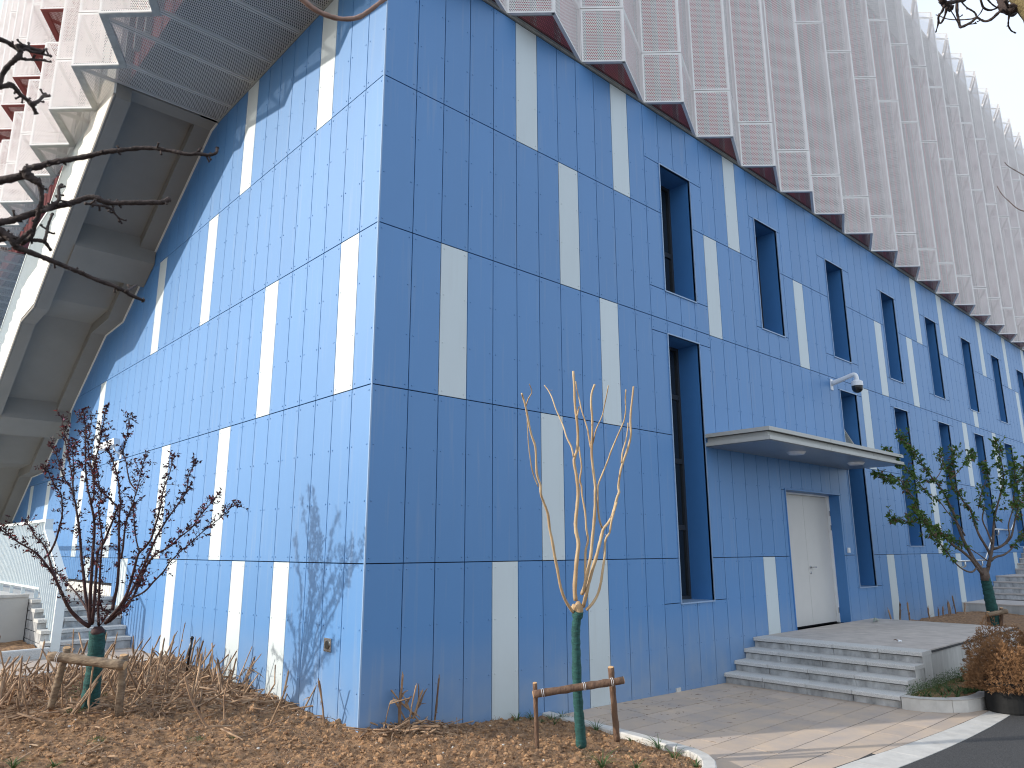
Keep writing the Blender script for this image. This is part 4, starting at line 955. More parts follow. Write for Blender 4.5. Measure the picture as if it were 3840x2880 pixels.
for prt, ra, rb, d1, tw in [
 ([(lambda x, y: (x, y), [(-20, 680), (50, 668), (95, 655)]), (z0, [(400, 290), (560, 260), (700, 215), (850, 180), (1100, 140), (1350, 90), (1550, 40), (1800, 10)]), (z1b, [(900, 945), (1000, 948), (1100, 965), (1200, 985), (1260, 980), (1330, 990), (1380, 975), (1385, 945)])], .0125, .0045, DB+.1, .25),
 ([(lambda x, y: (x, y), [(-20, 842), (10, 832)]), (z0, [(150, 1060), (300, 1010), (450, 960), (600, 900), (800, 850), (1000, 810), (1150, 760), (1300, 715), (1420, 715), (1550, 780), (1700, 800), (1900, 790), (2100, 790), (2212, 790)]), (z1b, [(1040, 1290), (1080, 1270)])], .0115, .0075, DB+.15, .2),
 ([(z0, [(1260, 800), (1400, 820), (1550, 840), (1660, 890), (1700, 950), (1760, 1020), (1800, 1090)])], .005, .003, DB+.2, .5),
 ([(z0, [(560, 470), (600, 560), (620, 700), (605, 850), (560, 1000), (510, 1150), (460, 1300), (330, 1390)])], .008, .007, DB+.05, .15),
 ([(z0, [(380, 310), (430, 400), (520, 460), (570, 480)])], .017, .010, DB, .3),
 ([(z0, [(620, 920), (720, 880), (790, 820), (870, 750), (870, 640), (875, 560), (915, 525)])], .007, .004, DB+.1, .25),
 ([(z0, [(870, 755), (960, 770), (1060, 790)])], .004, .0025, DB+.1, .1),
 ([(z0, [(-40, 1350), (150, 1310), (350, 1340), (520, 1345), (640, 1360), (680, 1390), (750, 1490)])], .009, .005, DB+.1, .3),
 ([(z0, [(660, 1360), (690, 1250), (715, 1120), (760, 1000), (775, 960)])], .005, .0035, DB+.1, .35),
 ([(z0, [(220, 1440), (330, 1480), (480, 1540), (640, 1600), (740, 1640)]), (ZM((0, 1000), .28933), [(900, 20), (1050, 80), (1250, 170), (1450, 240), (1600, 310), (1700, 370), (1850, 435)])], .0105, .006, DB+.25, .2),
 ([(ZM((0, 1000), .28933), [(1640, 320), (1700, 280), (1760, 245)])], .006, .003, DB+.2, .1),
 ([(z0, [(-30, 1200), (60, 1250), (150, 1320), (230, 1420), (280, 1360), (400, 1250), (470, 1190)])], .015, .004, DB, .3),
 ([(lambda x, y: (x, y), [(-20, 140), (30, 160), (70, 185), (110, 182), (160, 196)])], .0085, .005, DB+.1, .3),
 ([(ZM((0, 0), .22604), [(280, 740), (330, 840), (320, 920), (240, 1000), (150, 1080), (60, 1200), (10, 1330), (0, 1440)])], .009, .007, DB, .2),
 ([(ZM((0, 0), .22604), [(330, 860), (400, 800), (500, 850), (600, 870), (720, 900), (840, 930)])], .006, .0035, DB+.1, .3),
 ([(ZM((0, 0), .22604), [(300, 950), (420, 985), (580, 990), (740, 1000)])], .006, .0035, DB+.1, .2),
 ([(ZM((0, 0), .22604), [(350, 740), (450, 770), (600, 820), (720, 850)])], .005, .004, DB+.1, .3),
 ([(ZM((0, 0), .22604), [(-40, 1440), (80, 1430), (180, 1400), (250, 1460), (330, 1560), (430, 1640), (490, 1700)]), (z1b, [(215, 690), (230, 725)])], .009, .006, DB+.1, .3),
 ([(z1b, [(190, 660), (240, 650), (270, 620), (290, 600)])], .006, .004, DB+.1, .3),
]: knobbly(T4, prt, DB, d1, ra, rb, TWIG, rb_, tw=tw)
knobbly(T4, [(lambda x, y: (x, y), [(1060, -60), (1130, -5), (1180, 35), (1240, 62), (1300, 72), (1350, 62), (1400, 30), (1440, -2), (1475, -15)])], 2.6, 2.75, .0095, .008, TWIGP, rb_, tw=.05)
e = back(1060, -60, 2.6); m = MB(); P = smooth_line([tkb[4], Vector((-4.6, -4.25, 5.0)), tkb[4].lerp(e, .45)+Vector((.05, -.05, .45)), tkb[4].lerp(e, .75)+Vector((0, 0, .38)), e], 5); m.tube(P, taper(len(P), .028, .0105), 8, jit=.07); sub(T4, m).build('limb', TWIG, T4, smooth=True)
T5 = thing('bare_tree', 'bare tree at the top right corner with thin twigs hanging against the sky', 'tree', (2.2, -6.6, 0))
zs_ = ZM((3400, 0), .34646); DC = 4.2; top_ = back(3905, -60, DC)
b0 = Vector((top_.x+.9, top_.y-1.1, 0)); m = MB(); pts = smooth_line([b0, b0+Vector((-.05, .05, 1.6)), b0+Vector((-.15, .2, 3.2)), back(4040, 200, DC), back(3870, 20, DC), back(3780, -90, DC), back(3600, -330, DC)], 5)
m.tube(pts, taper(len(pts), .13, .04), 12, jit=.05); sub(T5, m).build('trunk', mat('mossy_bark', (.26, .21, .10), .85, var=.35, scale=18, bump=.8), T5, smooth=True)
for pts, ra, rb in [
 ([(1260, 20), (1180, 60), (1120, 110), (1060, 95), (1045, 60), (1035, 0), (1020, -60)], .022, .022), ([(1040, 95), (980, 150), (920, 205), (850, 230), (790, 205), (760, 180), (730, 130), (650, 80), (580, 5)], .008, .003),
 ([(760, 185), (700, 240), (600, 290), (575, 280), (560, 210), (545, 120), (545, 0)], .006, .007), ([(590, 292), (650, 268), (745, 255)], .004, .002), ([(760, 180), (700, 205), (560, 215), (440, 205), (360, 175), (320, 162)], .004, .002),
 ([(380, -20), (400, 30), (440, 70), (470, 90)], .017, .012), ([(440, 30), (520, 20), (620, -5)], .010, .008), ([(405, 60), (385, 120), (345, 180), (340, 260), (318, 340)], .007, .003), ([(430, 80), (420, 150), (380, 240), (355, 245), (345, 180)], .007, .003),
 ([(460, 90), (520, 180), (560, 260), (590, 295)], .003, .002), ([(800, -10), (830, 80), (900, 110), (970, 90), (1050, 50), (1140, -5)], .005, .004), ([(830, 80), (800, 140), (765, 178)], .003, .002), ([(870, -10), (930, 50), (990, 85), (1060, 90)], .004, .003),
 ([(1060, 100), (1100, 150), (1150, 165), (1200, 120), (1225, 70)], .009, .006), ([(1060, 0), (1090, 60), (1110, 130), (1105, 200), (1100, 270), (1130, 330), (1175, 355)], .006, .003), ([(600, -10), (560, 0), (500, -20)], .004, .004),
]: knobbly(T5, [(zs_, pts)], DC, DC+.15, ra*1.2, rb*1.2, TWIG, rc, tw=.04)
zt = ZM((2440, 0), .6329)
for pts in ([(2240, 1055), (2170, 1015), (2120, 985), (2100, 965)], [(2250, 1260), (2180, 1240), (2120, 1190), (2080, 1150), (2055, 1108)]): knobbly(T5, [(zt, pts)], DC+.6, DC+.5, .0035, .002, TWIGP, rc, tw=.1)

# ---------------------------------------------------------------- cut dry stalks
rs = random.Random(31)
def stalk_mesh(m, base, d, ln, r, kinks=1, husk=True, rnd=rs):
    pts = [base]; dd = d.normalized(); n = 5
    for k in range(n):
        if kinks and k == n-2 and rnd.random() < .25: dd = (dd+rv(rnd)*.9).normalized()
        pts.append(pts[-1]+dd*ln/n); dd = (dd+rv(rnd)*.05).normalized()
    m.tube(pts, [r*rnd.uniform(.85, 1.15) for _ in pts], 6, jit=.18)
    for _ in range(2):       # split ragged tip
        m.tube([pts[-1], pts[-1]+(dd+rv(rnd)*.35).normalized()*r*rnd.uniform(1.5, 4)], [r*.5, r*.1], 4)
    return pts
def husk_leaf(m, p, d, ln, w, rnd=rs, mi=1, sag=.5):
    cur = p; dd = d.normalized(); s = dd.cross(rv(rnd)).normalized(); prev = None
    for k in range(6):
        t = k/5; ww = w*(1-t*.8)*(.5 if k == 0 else 1); tw = dd.cross(s).normalized()*ww*.35; a, b, c = cur-s*ww, cur+tw, cur+s*ww
        if prev: m.quad(prev[0], prev[1], b, a, mi); m.quad(prev[1], prev[2], c, b, mi)
        prev = (a, b, c); cur = cur+dd*ln/5; dd = (dd+Vector((0, 0, -sag*.35))+rv(rnd)*.22).normalized(); s = (s+rv(rnd)*.25); s = (s-dd*s.dot(dd)).normalized()
def stalk(base, tip, r, label, group, leaves=1):
    base = Vector(base); tip = Vector(tip); t = thing('dry_stalk', label, 'dry stalk', base, 0, group); d = tip-base; m = MB()
    pts = stalk_mesh(m, base-Vector((0, 0, .02)), d, d.length, r); sub(t, m).build('stem', STRAW, t, smooth=False)
    for _ in range(leaves):
        q = pts[rs.choice((1, 2, 3))]; m = MB(); husk_leaf(m, q, (d.normalized()*rs.uniform(-.4, .8)+rv(rs)*.7), rs.uniform(.08, .22), rs.uniform(.008, .018), mi=0); sub(t, m).build('husk_leaf', HUSK, t)
def lab(b):
    if (b-Vector((-1.70, 2.31, b.z))).length < .75: return 'dry brown cut stalk close round the wrapped trunk of the plum tree', 'cut dry stalks round the plum tree'
    if b.y > 4.0: return 'dry brown cut stalk at the far end of the bed beside the left path', 'cut dry stalks beside the left path'
    if b.x > -.75: return 'dry brown cut stalk right at the foot of the sunlit blue wall', 'cut dry stalks at the foot of the sunlit wall'
    return 'dry brown cut stalk out in the open soil between plum tree and sunlit wall', 'cut dry stalks in the open part of the bed'
LA = 'dry brown cut stalk standing in the bed along the sunlit blue wall'; GA = 'cut dry stalks standing in the bed before the sunlit wall'
# stalks that can be told apart in the photograph (tip pixel, base pixel, depth)
tr = [((1910, 975), (1790, 1210), 7.9, 5.2), ((1910, 1015), (1920, 1290), 7.35, 6.0), ((1830, 985), (1700, 1140), 8.4, 4.5), ((1745, 975), (1590, 1300), 7.9, 5.5), ((1690, 900), (1560, 1080), 8.8, 4.5), ((1695, 950), (1540, 1170), 8.6, 4.5), ((1635, 835), (1500, 1040), 9.0, 5), ((1510, 840), (1440, 1110), 9.1, 3.5),
      ((1480, 822), (1400, 1060), 9.2, 3.5), ((1415, 890), (1340, 1090), 9.2, 5), ((1365, 870), (1200, 1010), 9.6, 5), ((1270, 820), (1130, 1010), 10.0, 5.5), ((1345, 830), (1360, 1000), 9.8, 4), ((1035, 755), (985, 960), 10.3, 6), ((960, 762), (830, 980), 10.2, 5), ((898, 770), (760, 950), 10.2, 5.5),
      ((940, 855), (905, 1200), 8.6, 4.5), ((1055, 880), (1060, 1120), 8.8, 4.5), ((1115, 1065), (920, 1230), 8.3, 4.5), ((560, 905), (520, 1245), 7.5, 4.2), ((372, 870), (372, 1190), 7.7, 4), ((705, 745), (640, 980), 10.4, 5), ((797, 755), (790, 900), 10.6, 4), ((435, 720), (430, 860), 10.8, 5), ((80, 880), (0, 1080), 9.0, 5), ((75, 1000), (0, 1120), 8.6, 5.5), ((240, 905), (270, 1080), 9.2, 5), ((150, 920), (215, 1020), 9.6, 6),
      ((1260, 790), (1255, 900), 10.4, 4), ((1160, 870), (1100, 1020), 9.6, 4.5), ((1405, 1060), (1140, 1190), 8.6, 3.5), ((1245, 970), (1100, 1190), 8.5, 5.5), ((1330, 1010), (1330, 1270), 8.2, 4), ((985, 960), (1000, 1120), 9.0, 4.5), ((1060, 1010), (1230, 1300), 8.1, 6)]
for (tx_, ty_), (bx_, by_), dep, r in tr:
    b = back(*z5(bx_, by_), dep); g = soil_z(b.x, b.y) if in_bed(b.x, b.y) else b.z; t = back(*z5(tx_, ty_), dep-.05)
    # stand the stalk where its foot line meets the soil
    v = back(*z5(bx_, by_), 1)-CP; k = dep
    for it in range(60):
        q = CP+v*k; h = soil_h(q.x, q.y)
        if q.z < h: k -= .03
        else: k += .03
    b = CP+v*k; t = back(*z5(tx_, ty_), k-.03); stalk(b, t, r/1000*1.75, *lab(b), rs.choice((1, 1, 2, 3)))
cnt = 0
while cnt < 225:
    x = rs.uniform(-3.3, -.05); y = rs.uniform(.3, 4.7)
    if not in_bed(x, y) or not seen(x, y) or y < 1.55+.35*abs(x+1)+(.9 if x > -.5 else 0)*0: continue
    if rs.random() > .25+.75*min(1, (y-1.4)/1.8): continue
    if (Vector((x, y))-Vector((-1.70, 2.31))).length < .14: continue
    cnt += 1; ln = rs.uniform(.15, .46)*(1 if rs.random() < .7 else 1.35); a = rs.uniform(0, 6.3); lean = rs.uniform(.05, 1.0); d = Vector((math.cos(a)*lean+.25, math.sin(a)*lean-.05, 1)).normalized(); b = Vector((x, y, soil_z(x, y)))
    stalk(b, b+d*ln, rs.uniform(.006, .0125), *lab(b), rs.choice((0, 1, 1, 2, 2)))
LB = 'dry brown cut stalk leaning against the shaded dark blue wall near the corner'; GB = 'cut dry stalks before the dark wall by the corner'
zf = ZM((1150, 2400), .27125)
for (a, b, dep, r) in [((1187, 560), (1058, 1295), 8.05, 3.6), ((1308, 455), (1280, 1260), 8.2, 6.5), ((1268, 690), (1275, 1290), 8.05, 6), ((1135, 710), (1500, 1000), 8.05, 5), ((1170, 760), (1430, 1170), 8.0, 4.5), ((1545, 600), (1360, 1320), 7.95, 4.5), ((1560, 590), (1520, 1000), 8.0, 4), ((1605, 680), (1470, 1060), 8.0, 6), ((1820, 495), (1765, 1165), 8.05, 6.5), ((1045, 1145), (1640, 1280), 7.95, 5.5), ((1290, 820), (1660, 1200), 7.95, 5), ((1790, 1200), (1630, 1290), 7.9, 5.5), ((1885, 1240), (2130, 1295), 7.95, 4)]:
    v = back(*zf(*b), 1)-CP; k = dep
    for it in range(50):
        q = CP+v*k
        k += -.02 if q.z < soil_h(q.x, q.y)+.01 else .02
    k = min(k, (-.07-CP.y)/v.y); B0 = CP+v*k; T0 = back(*zf(*a), k); 
    if T0.y > -.03: vv = (T0-CP)/k; T0 = CP+vv*((-.03-CP.y)/vv.y)
    stalk(B0, T0, r/1000*1.7, LB, GB, 1)
t = thing('dry_stalk', 'bent pale dry stalk reaching out past the foot of the building corner', 'dry stalk', (0, 0, 0)); D5 = 7.35
P = trace([(zf, [(190, 1040), (300, 980), (400, 905), (500, 865), (620, 845), (700, 870), (748, 882)])], D5); m = MB(); m.tube(P, [.006]*8+[.0085]*(len(P)-8), 7, jit=.25); m.build('stem', STRAW, t); m = MB()
for _ in range(5): husk_leaf(m, P[-4]+rv(rs)*.01, Vector((rs.uniform(-.3, .3), 0, -1)), .05, .003, mi=0)
m.build('husk_leaf', HUSK, t)
# fallen husks and broken stalks, one loose layer
st = MB(); cnt = 0
while cnt < 1300:
    x = rs.uniform(-3.4, .0) if rs.random() < .93 else rs.uniform(.0, 1.1); y = rs.uniform(.3, 4.8) if x < 0 else rs.uniform(-.35, -.05)
    if not in_bed(x, y) or not seen(x, y): continue
    if x < 0 and y < 1.15+.5*abs(x+.2) and rs.random() > .12: continue
    cnt += 1; p = Vector((x, y, soil_z(x, y)+rs.uniform(.005, .04))); a = rs.uniform(0, 6.3); d = Vector((math.cos(a), math.sin(a), rs.uniform(-.1, .35)))
    if rs.random() < .62: husk_leaf(st, p, d, rs.uniform(.06, .24), rs.uniform(.005, .016), mi=1, sag=.35)
    else: st.tube([p, p+d*rs.uniform(.05, .12), p+d*rs.uniform(.14, .3)], [rs.uniform(.004, .010)]*3, 5, m=0, jit=.2)
st.build('fallen_husks', [STRAW, HUSK], kind='stuff', label='fallen dry husks and broken stalks lying over the soil along the wall', cat='plant litter')
t = thing('dry_stalk', 'long pale curved husk lying on the soil before the plum tree', 'dry stalk', (-1.6, 1.9, .36)); D6 = 7.25
P = trace([(z5, [(430, 1280), (520, 1278), (600, 1262), (680, 1258), (760, 1262), (800, 1272), (810, 1295)])], D6); m = MB(); m.tube([p for p in P], [.003+.007*math.sin(math.pi*i/(len(P)-1)) for i in range(len(P))], 6, jit=.2); sub(t, m).build('stem', HUSK, t)
# far stubs behind the platform
for i, (x, y, l) in enumerate([(12.45, -.12, .3), (12.75, -.15, .42), (13.3, -.15, .4), (14.5, -.15, .25), (14.9, -.2, .2), (15.35, -.15, .22), (15.6, -.2, .3), (15.9, -.15, .3), (16.25, -.15, .42), (16.5, -.25, .25)]):
    stalk((x, y, .40), (x+rs.uniform(-.15, .15), y+rs.uniform(-.05, .05), .42+l), .016, 'short thick dry stub at the foot of the wall behind the door platform', 'dry stubs behind the platform', 1)

# ---------------------------------------------------------------- small green plants
def tuft(name, label, cat, x, y, z, n, ln, w, r, mt, group=None, spread=.6):
    t = thing(name, label, cat, (x, y, z), 0, group); m = MB()
    for _ in range(n):
        a = r.uniform(0, 6.3); d = Vector((math.cos(a)*spread*r.uniform(.3, 1.2), math.sin(a)*spread*r.uniform(.3, 1.2), 1)).normalized(); cur = Vector((x+math.cos(a)*.008, y+math.sin(a)*.008, z-.01)); s = Vector((-math.sin(a), math.cos(a), 0)); L_ = ln*r.uniform(.55, 1.15); prev = None
        for k in range(6):
            ww = w*(1-(k/5)**2*.92); pr = (cur-s*ww, cur+d.cross(s)*ww*.3, cur+s*ww)
            if prev: m.quad(prev[0], prev[1], pr[1], pr[0]); m.quad(prev[1], prev[2], pr[2], pr[1])
            prev = pr; cur = cur+d*L_/5; d = (d+Vector((math.cos(a)*.12, math.sin(a)*.12, -.24))).normalized()
    sub(t, m).build('leaves', mt, t); return t
rg = random.Random(17)
def on_soil(px, py):
    v = back(px, py, 1)-CP; k = 6.
    for _ in range(120):
        q = CP+v*k; k += -.03 if q.z < soil_h(q.x, q.y) else .03
    return CP+v*k
spots = [(z6(1010, 1270), .17, 'strap-leaved green tuft at the foot of the wall, leftmost near the bed corner'), (z6(1095, 1255), .15, 'strap-leaved green tuft beside the left stake post of the golden sapling'), (z6(1150, 1270), .11, 'small yellowish green tuft just right of the left stake post'), (z6(1215, 1260), .15, 'upright green tuft by the wall between stake post and wrapped trunk'), (z6(1275, 1262), .17, 'tallest upright green tuft just left of the wrapped trunk'), (z6(1235, 1295), .14, 'flat wide green tuft left of the wrapped trunk'), (z6(1335, 1262), .12, 'green tuft directly behind the wrapped trunk'),
         (z6(1480, 1330), .22, 'large green tuft between the wrapped trunk and the right stake post'), (z6(1690, 1385), .11, 'small dark green tuft right of the right stake post'), (z6(1845, 1388), .08, 'tiny dark green tuft beside the curved kerb'), (z6(1850, 1440), .20, 'broad spreading green tuft inside the curve of the kerb'), (z6(1940, 1495), .20, 'broad light green tuft nearest the curve of the kerb'), (z6(2055, 1460), .11, 'small dark tuft touching the kerb at its outermost curve'), (z6(2028, 1440), .08, 'tiny upright shoot by the outer curve of the kerb'), (z6(1515, 1548), .24, 'pale green long-leaved tuft at the bottom edge of the photograph'), (z6(1715, 1548), .18, 'green tuft at the bottom edge near the kerb'), (z6(2070, 1540), .12, 'green tuft at the bottom edge right beside the kerb'),
         (z5(75, 1548), .16, 'green weed at the bottom left edge of the photograph'), (z5(318, 1548), .12, 'single green shoot at the bottom left edge')]
for (px, py), ln, lab in spots:
    p = on_soil(px, py); tuft('grass_tuft', lab, 'grass tuft', p.x, p.y, soil_z(p.x, p.y), rg.randint(12, 22), ln, .0045, rg, GRASS, spread=.75)
def weed(px, py, h, wd, lab):
    p = on_soil(px, py); t = thing('weed', lab, 'weed', (p.x, p.y, p.z)); m = MB()
    for _ in range(int(170*wd/.1)):
        a = rg.uniform(0, 6.3); rr_ = wd*math.sqrt(rg.random()); hh_ = h*rg.random()*(1-rr_/wd*.5); leaf(m, p+Vector((math.cos(a)*rr_, math.sin(a)*rr_, hh_)), rv(rg)+Vector((0, 0, .3)), rv(rg), rg.uniform(.008, .022), 0, .35)
    sub(t, m).build('leaves', GRASS, t)
weed(*z5(460, 1140), .24, .09, 'feathery green weed left of the wrapped plum trunk'); weed(*z5(450, 1215), .05, .10, 'low green weed patch at the foot of the plum tree'); weed(*z5(575, 1390), .035, .085, 'small green weed patch on the bare soil, left one of two'); weed(*z5(1160, 1385), .035, .075, 'small green weed patch on the bare soil, right one of two'); weed(*z5(1385, 1375), .03, .05, 'tiny faint weed on the bare soil before the sunlit wall'); weed(*z5(590, 1140), .10, .07, 'green weed right of the wrapped plum trunk')
for k in range(46):
    x = rg.uniform(6.42, 8.6); y = rg.uniform(-3.05, -2.55)
    if x < 6.8 and y < -2.49-.5*math.sqrt(max(0, 1-((6.85-x)/.5)**2)): continue
    tuft('grass_tuft', 'strap-leaved green plant in the small bed beside the entrance steps', 'grass tuft', x, y, pl_h(x, y), rg.randint(8, 13), rg.uniform(.12, .2), .006, rg, GRASS, 'strap-leaved plants in the small bed', spread=.9)
t = thing('ground_cover', 'low feathery green ground cover along the foot of the platform wall', 'ground cover', (7.2, -2.6, .12)); t['kind'] = 'stuff'; m = MB()
for _ in range(3800):
    x = rg.uniform(6.34, 9.0); y = -2.49-abs(rg.gauss(0, .13)); h = rg.uniform(0, .17)*rg.random()**.4
    if y < -3: continue
    leaf(m, Vector((x, y, .12+h)), rv(rg)+Vector((0, 0, .6)), rv(rg), rg.uniform(.012, .03), 0, .3)
sub(t, m); me = m.mesh('ground_cover', GRASS); bpy.data.objects.remove(t); obj('ground_cover', me, None, (7.2, -2.6, .12), None, 'low feathery green ground cover along the foot of the platform wall', 'ground cover', None, 'stuff')

# ---------------------------------------------------------------- potted dead conifers
def pot(x, y, r, h, cr, ch, seed, lab, lab2):
    rp_ = random.Random(seed); t = thing('grow_bag', lab, 'plant pot', (x, y, 0)); m = MB(); n = 28; rings = []
    for k, (z, rr_) in enumerate([(0, r*.97), (.02, r*1.0), (h*.35, r*1.02), (h*.7, r*.99), (h*.96, r*1.0), (h, r*1.03), (h-.01, r*.97), (h-.05, r*.95)]):
        rings.append([Vector((x+math.cos(a/n*6.2832)*rr_*(1+.025*noise.noise(Vector((a*.9, z*9, seed)))), y+math.sin(a/n*6.2832)*rr_*(1+.02*math.sin(a*2.3+z*20)), z+(.012*math.sin(a*1.3) if k > 3 else 0))) for a in range(n)])
    for A, B_ in zip(rings[:-1], rings[1:]):
        for a in range(n): b = (a+1) % n; m.quad(A[a], A[b], B_[b], B_[a])
    m.poly(rings[0][::-1]); sub(t, m).build('bag', BLACKP, t, smooth=True); m = MB(); m.poly([(x+math.cos(a/n*6.2832)*r*.96, y+math.sin(a/n*6.2832)*r*.96, h-.045) for a in range(n)]); sub(t, m).build('potting_soil', SOIL, t)
    s = thing('dead_conifer', lab2, 'shrub', (x, y, h-.04)); m = MB(); c = Vector((x, y, h-.05))
    for k in range(26): a = rp_.uniform(0, 6.3); e = c+Vector((math.cos(a)*cr*rp_.uniform(.3, .9), math.sin(a)*cr*rp_.uniform(.3, .9), ch*rp_.uniform(.3, .9))); m.tube([c, (c+e)/2+Vector((0, 0, .05)), e], [.006, .004, .002], 5)
    sub(s, m).build('stem', BARK, s); m = MB()
    for _ in range(2600):      # sprays: small fans of scale leaves in clumps
        while 1:
            v = Vector((rp_.uniform(-1, 1), rp_.uniform(-1, 1), rp_.uniform(-.35, 1)))
            if v.length < 1 and v.length > .45: break
        k = 1+.28*noise.noise(v*2.4+Vector((seed, 0, 0))); q = Vector((x+v.x*cr*k, y+v.y*cr*k, h-.02+max(-.12, v.z)*ch*k)); d = (v+rv(rp_)*.6+Vector((0, 0, .25))).normalized()
        for j in range(7): dd = (d+rv(rp_)*.55).normalized(); leaf(m, q+dd*.004*j, dd, rv(rp_), rp_.uniform(.016, .042), 0, .28, .1)
    sub(s, m).build('foliage', CONIF, s, kind='stuff')
pot(7.03, -3.44, .235, .36, .40, .48, 1, 'black fabric grow bag on the border stones at the right edge', 'dead brown conifer in the nearer black grow bag')
pot(7.85, -3.22, .24, .36, .44, .60, 2, 'black fabric grow bag behind the nearer one at the right edge', 'taller dead brown conifer in the black grow bag behind')
pot(7.62, -3.80, .23, .34, .36, .40, 3, 'black fabric grow bag furthest right on the asphalt', 'dead brown conifer furthest right over the asphalt')

# ---------------------------------------------------------------- small fittings
C1 = thing('dome_camera', 'white dome security camera on a wall bracket above the canopy', 'security camera', (10.95, 0, 5.25))
m = MB(); m.box(10.90, 11.0, -.02, -.003, 5.13, 5.36); sub(C1, m).build('wall_plate', WHITEP, C1)
m = MB(); m.tube(smooth_line([Vector(p) for p in ((10.95, -.01, 5.26), (10.95, -.25, 5.32), (10.95, -.44, 5.37), (10.95, -.50, 5.36), (10.95, -.52, 5.30), (10.95, -.52, 5.24))], 4), [.05]*4+[.045]*17, 12); sub(C1, m).build('arm', WHITEP, C1, smooth=True)
m = MB(); m.disc((10.95, -.52, 5.13), .115, .09, 'z', 24, r2=.11); m.disc((10.95, -.52, 5.22), .11, .03, 'z', 24, r2=.06); sub(C1, m).build('housing', WHITEP, C1)
m = MB(); n = 20; c = Vector((10.95, -.52, 5.128))
R0 = [[c+Vector((math.cos(a/n*6.283)*.105*math.cos(t), math.sin(a/n*6.283)*.105*math.cos(t), -.035-.105*math.sin(t))) for a in range(n)] for t in (0, .35, .7, 1.05, 1.35)]; R0 = [[p+Vector((0, 0, .035)) for p in R0[0]]]+R0
for A, B_ in zip(R0[:-1], R0[1:]):
    for a in range(n): b = (a+1) % n; m.quad(A[a], A[b], B_[b], B_[a])
m.poly(R0[-1]); sub(C1, m).build('dome', BLACK, C1, smooth=True)
C2 = thing('bullet_camera', 'small white box camera on the sunlit left wall behind the plum tree', 'security camera', (0, 8.75, 3.8))
m = MB(); m.box(-.02, -.003, 8.62, 8.72, 3.62, 3.78); sub(C2, m).build('wall_plate', WHITEP, C2); m = MB(); m.tube([Vector((-.01, 8.67, 3.7)), Vector((-.12, 8.67, 3.75)), Vector((-.16, 8.72, 3.88))], .018, 8); sub(C2, m).build('arm', WHITEP, C2)
m = MB(); m.bar((-.12, 8.62, 3.93), (-.26, 9.02, 3.84), .13, .12); sub(C2, m).build('housing', WHITEP, C2); m = MB(); m.bar((-.262, 9.023, 3.84), (-.27, 9.045, 3.835), .12, .11); sub(C2, m).build('lens_face', BLACK, C2)
Sw = thing('wall_switch', 'small white switch box on the blue wall right of the door', 'switch', (10.96, 0, 1.91)); m = MB(); m.box(10.915, 11.005, -.03, -.004, 1.86, 1.955); sub(Sw, m).build('box', WHITEP, Sw); m = MB(); m.box(10.93, 10.99, -.034, -.0305, 1.88, 1.935); sub(Sw, m).build('button', WHITEP, Sw)
So = thing('socket_box', 'metal socket plate with a round outlet low on the sunlit wall near the corner', 'socket', (0, .62, 1.01))
m = MB(); m.box(-.012, -.003, .55, .695, .945, 1.075); sub(So, m).build('plate', STEEL, So); m = MB(); m.disc((-.0122, .622, 1.01), .045, -.008, 'x', 20, r2=.04); sub(So, m).build('outlet', mat('dull_dark_steel', (.16, .16, .15), .3, metal=1), So)
m = MB()
for a in (.57, .675):
    for b in (.96, 1.06): m.disc((-.0125, a, b), .006, -.003, 'x', 8)
sub(So, m).build('screw', STEEL, So)
p = on_soil(*z5(1100, 1010)); Pp = thing('black_pipe', 'thin black pipe with a rounded cap standing among the stalks by the left wall', 'pipe', p); tp_ = back(*z5(1138, 778), (p-CP).dot(CF)+.02)
m = MB(); m.tube([p-Vector((0, 0, .05)), p.lerp(tp_, .6), tp_], [.016, .016, .016], 10); sub(Pp, m).build('tube', BLACK, Pp, smooth=True); m = MB(); d = (tp_-p).normalized(); m.tube([tp_-d*.012, tp_, tp_+d*.012, tp_+d*.022], [.02, .023, .02, .008], 12); sub(Pp, m).build('cap', BLACK, Pp, smooth=True)
Cb = thing('black_cable', 'thin bent black cable sticking out of the soil by the left wall', 'cable', on_soil(*z5(1455, 1000))); P = trace([(z5, [(1455, 1000), (1458, 930), (1462, 870), (1478, 828), (1487, 850), (1483, 905)])], 9.2); m = MB(); m.tube(P, .006, 6); sub(Cb, m).build('cable', BLACK, Cb, smooth=True)
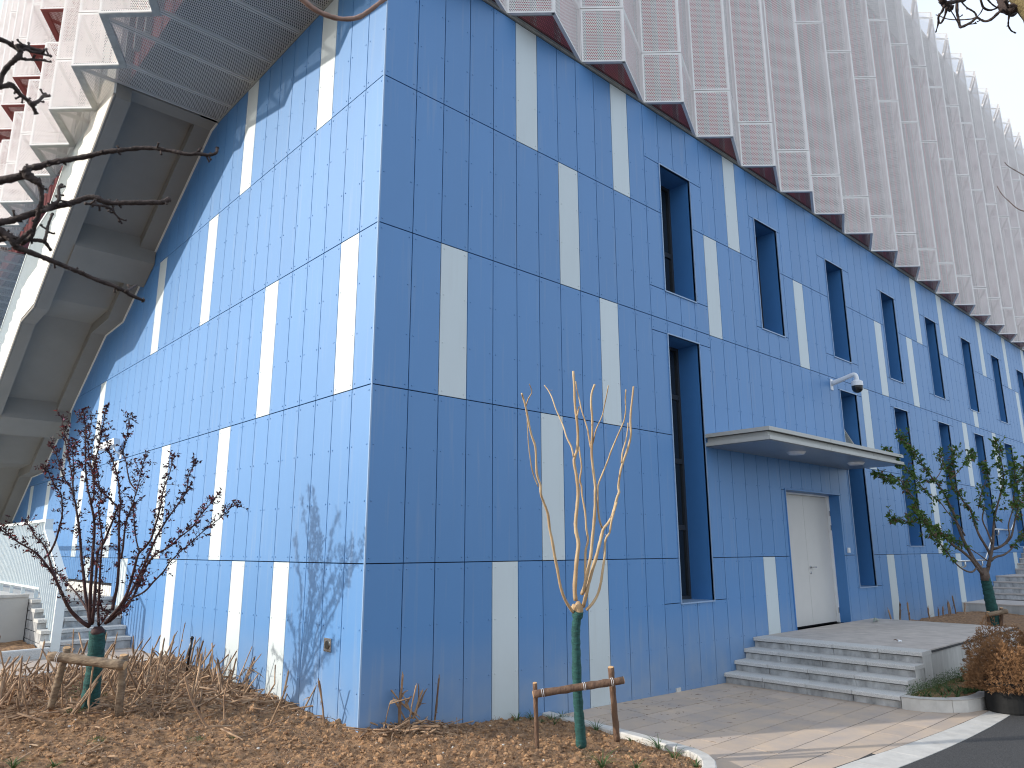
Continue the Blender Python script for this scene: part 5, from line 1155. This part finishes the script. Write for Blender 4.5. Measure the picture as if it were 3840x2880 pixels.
# odds and ends lying about
Dl = thing('fallen_palm_leaf', 'grey green dried leaf lying on the platform by the wall', 'leaf litter', (11.0, -.35, .585)); m = MB()
for a, b, w in ((0, 0, .05), (.08, .03, .04), (-.06, -.03, .03)): m.tube([Vector((10.75+a, -.42+b, .60)), Vector((11.0+a, -.36+b, .635)), Vector((11.2+a, -.33+b, .60))], [.004, w*.5, .012], 7)
sub(Dl, m).build('blade', mat('grey_green_dry_leaf', (.30, .34, .28), .7, var=.3), Dl)
Pc = thing('paper_scrap', 'small crumpled white scrap lying on the middle of the platform', 'litter', (8.6, -1.35, .585)); q = GZp = None
v = back(*ZM((2540, 1950), .5877)(1418, 778), 1)-CP; q = CP+v*((.582-CP.z)/v.z); Pc.location = q; m = MB(); m.tube([q+Vector((-.04, 0, .006)), q+Vector((.0, .01, .018)), q+Vector((.05, -.01, .008))], [.008, .018, .01], 6, jit=.3); sub(Pc, m).build('paper', WHITEP, Pc)
m = MB(); m.tube([q+Vector((.01, .03, .01)), q+Vector((.03, .06, .03)), q+Vector((.0, .08, .02))], .006, 5); sub(Pc, m).build('dark_bit', BARK, Pc)
Rk = thing('stone_offcut', 'little grey stone offcut on the paving against the blue wall', 'stone', (4.9, -.12, .03)); m = MB(); v = back(*z6(1955, 1088), 1)-CP; q = CP+v*((.04-CP.z)/v.z); Rk.location = q; m.box(q.x-.05, q.x+.05, q.y-.04, q.y+.03, .01, .075); sub(Rk, m).build('stone', GRAN, Rk)
st = MB()
for _ in range(90):      # dead twigs and leaf crumbs on the paving
    x = rg.uniform(2.7, 6.1); y = -abs(rg.gauss(0, .8))
    if y < -3 or x < curb_x(y)+.15: continue
    a = rg.uniform(0, 6.3); l = rg.uniform(.01, .05); p = Vector((x, y, pav_h(x, y)+.003)); st.tube([p, p+Vector((math.cos(a), math.sin(a), .1))*l, p+Vector((math.cos(a+.5), math.sin(a+.5), 0))*l*1.6], [.0012, .0018, .0008], 4)
st.build('leaf_crumbs', BARK, kind='stuff', label='dry leaf crumbs scattered on the paving near the wall', cat='leaf litter')
# sand washed out along the foot of the wall
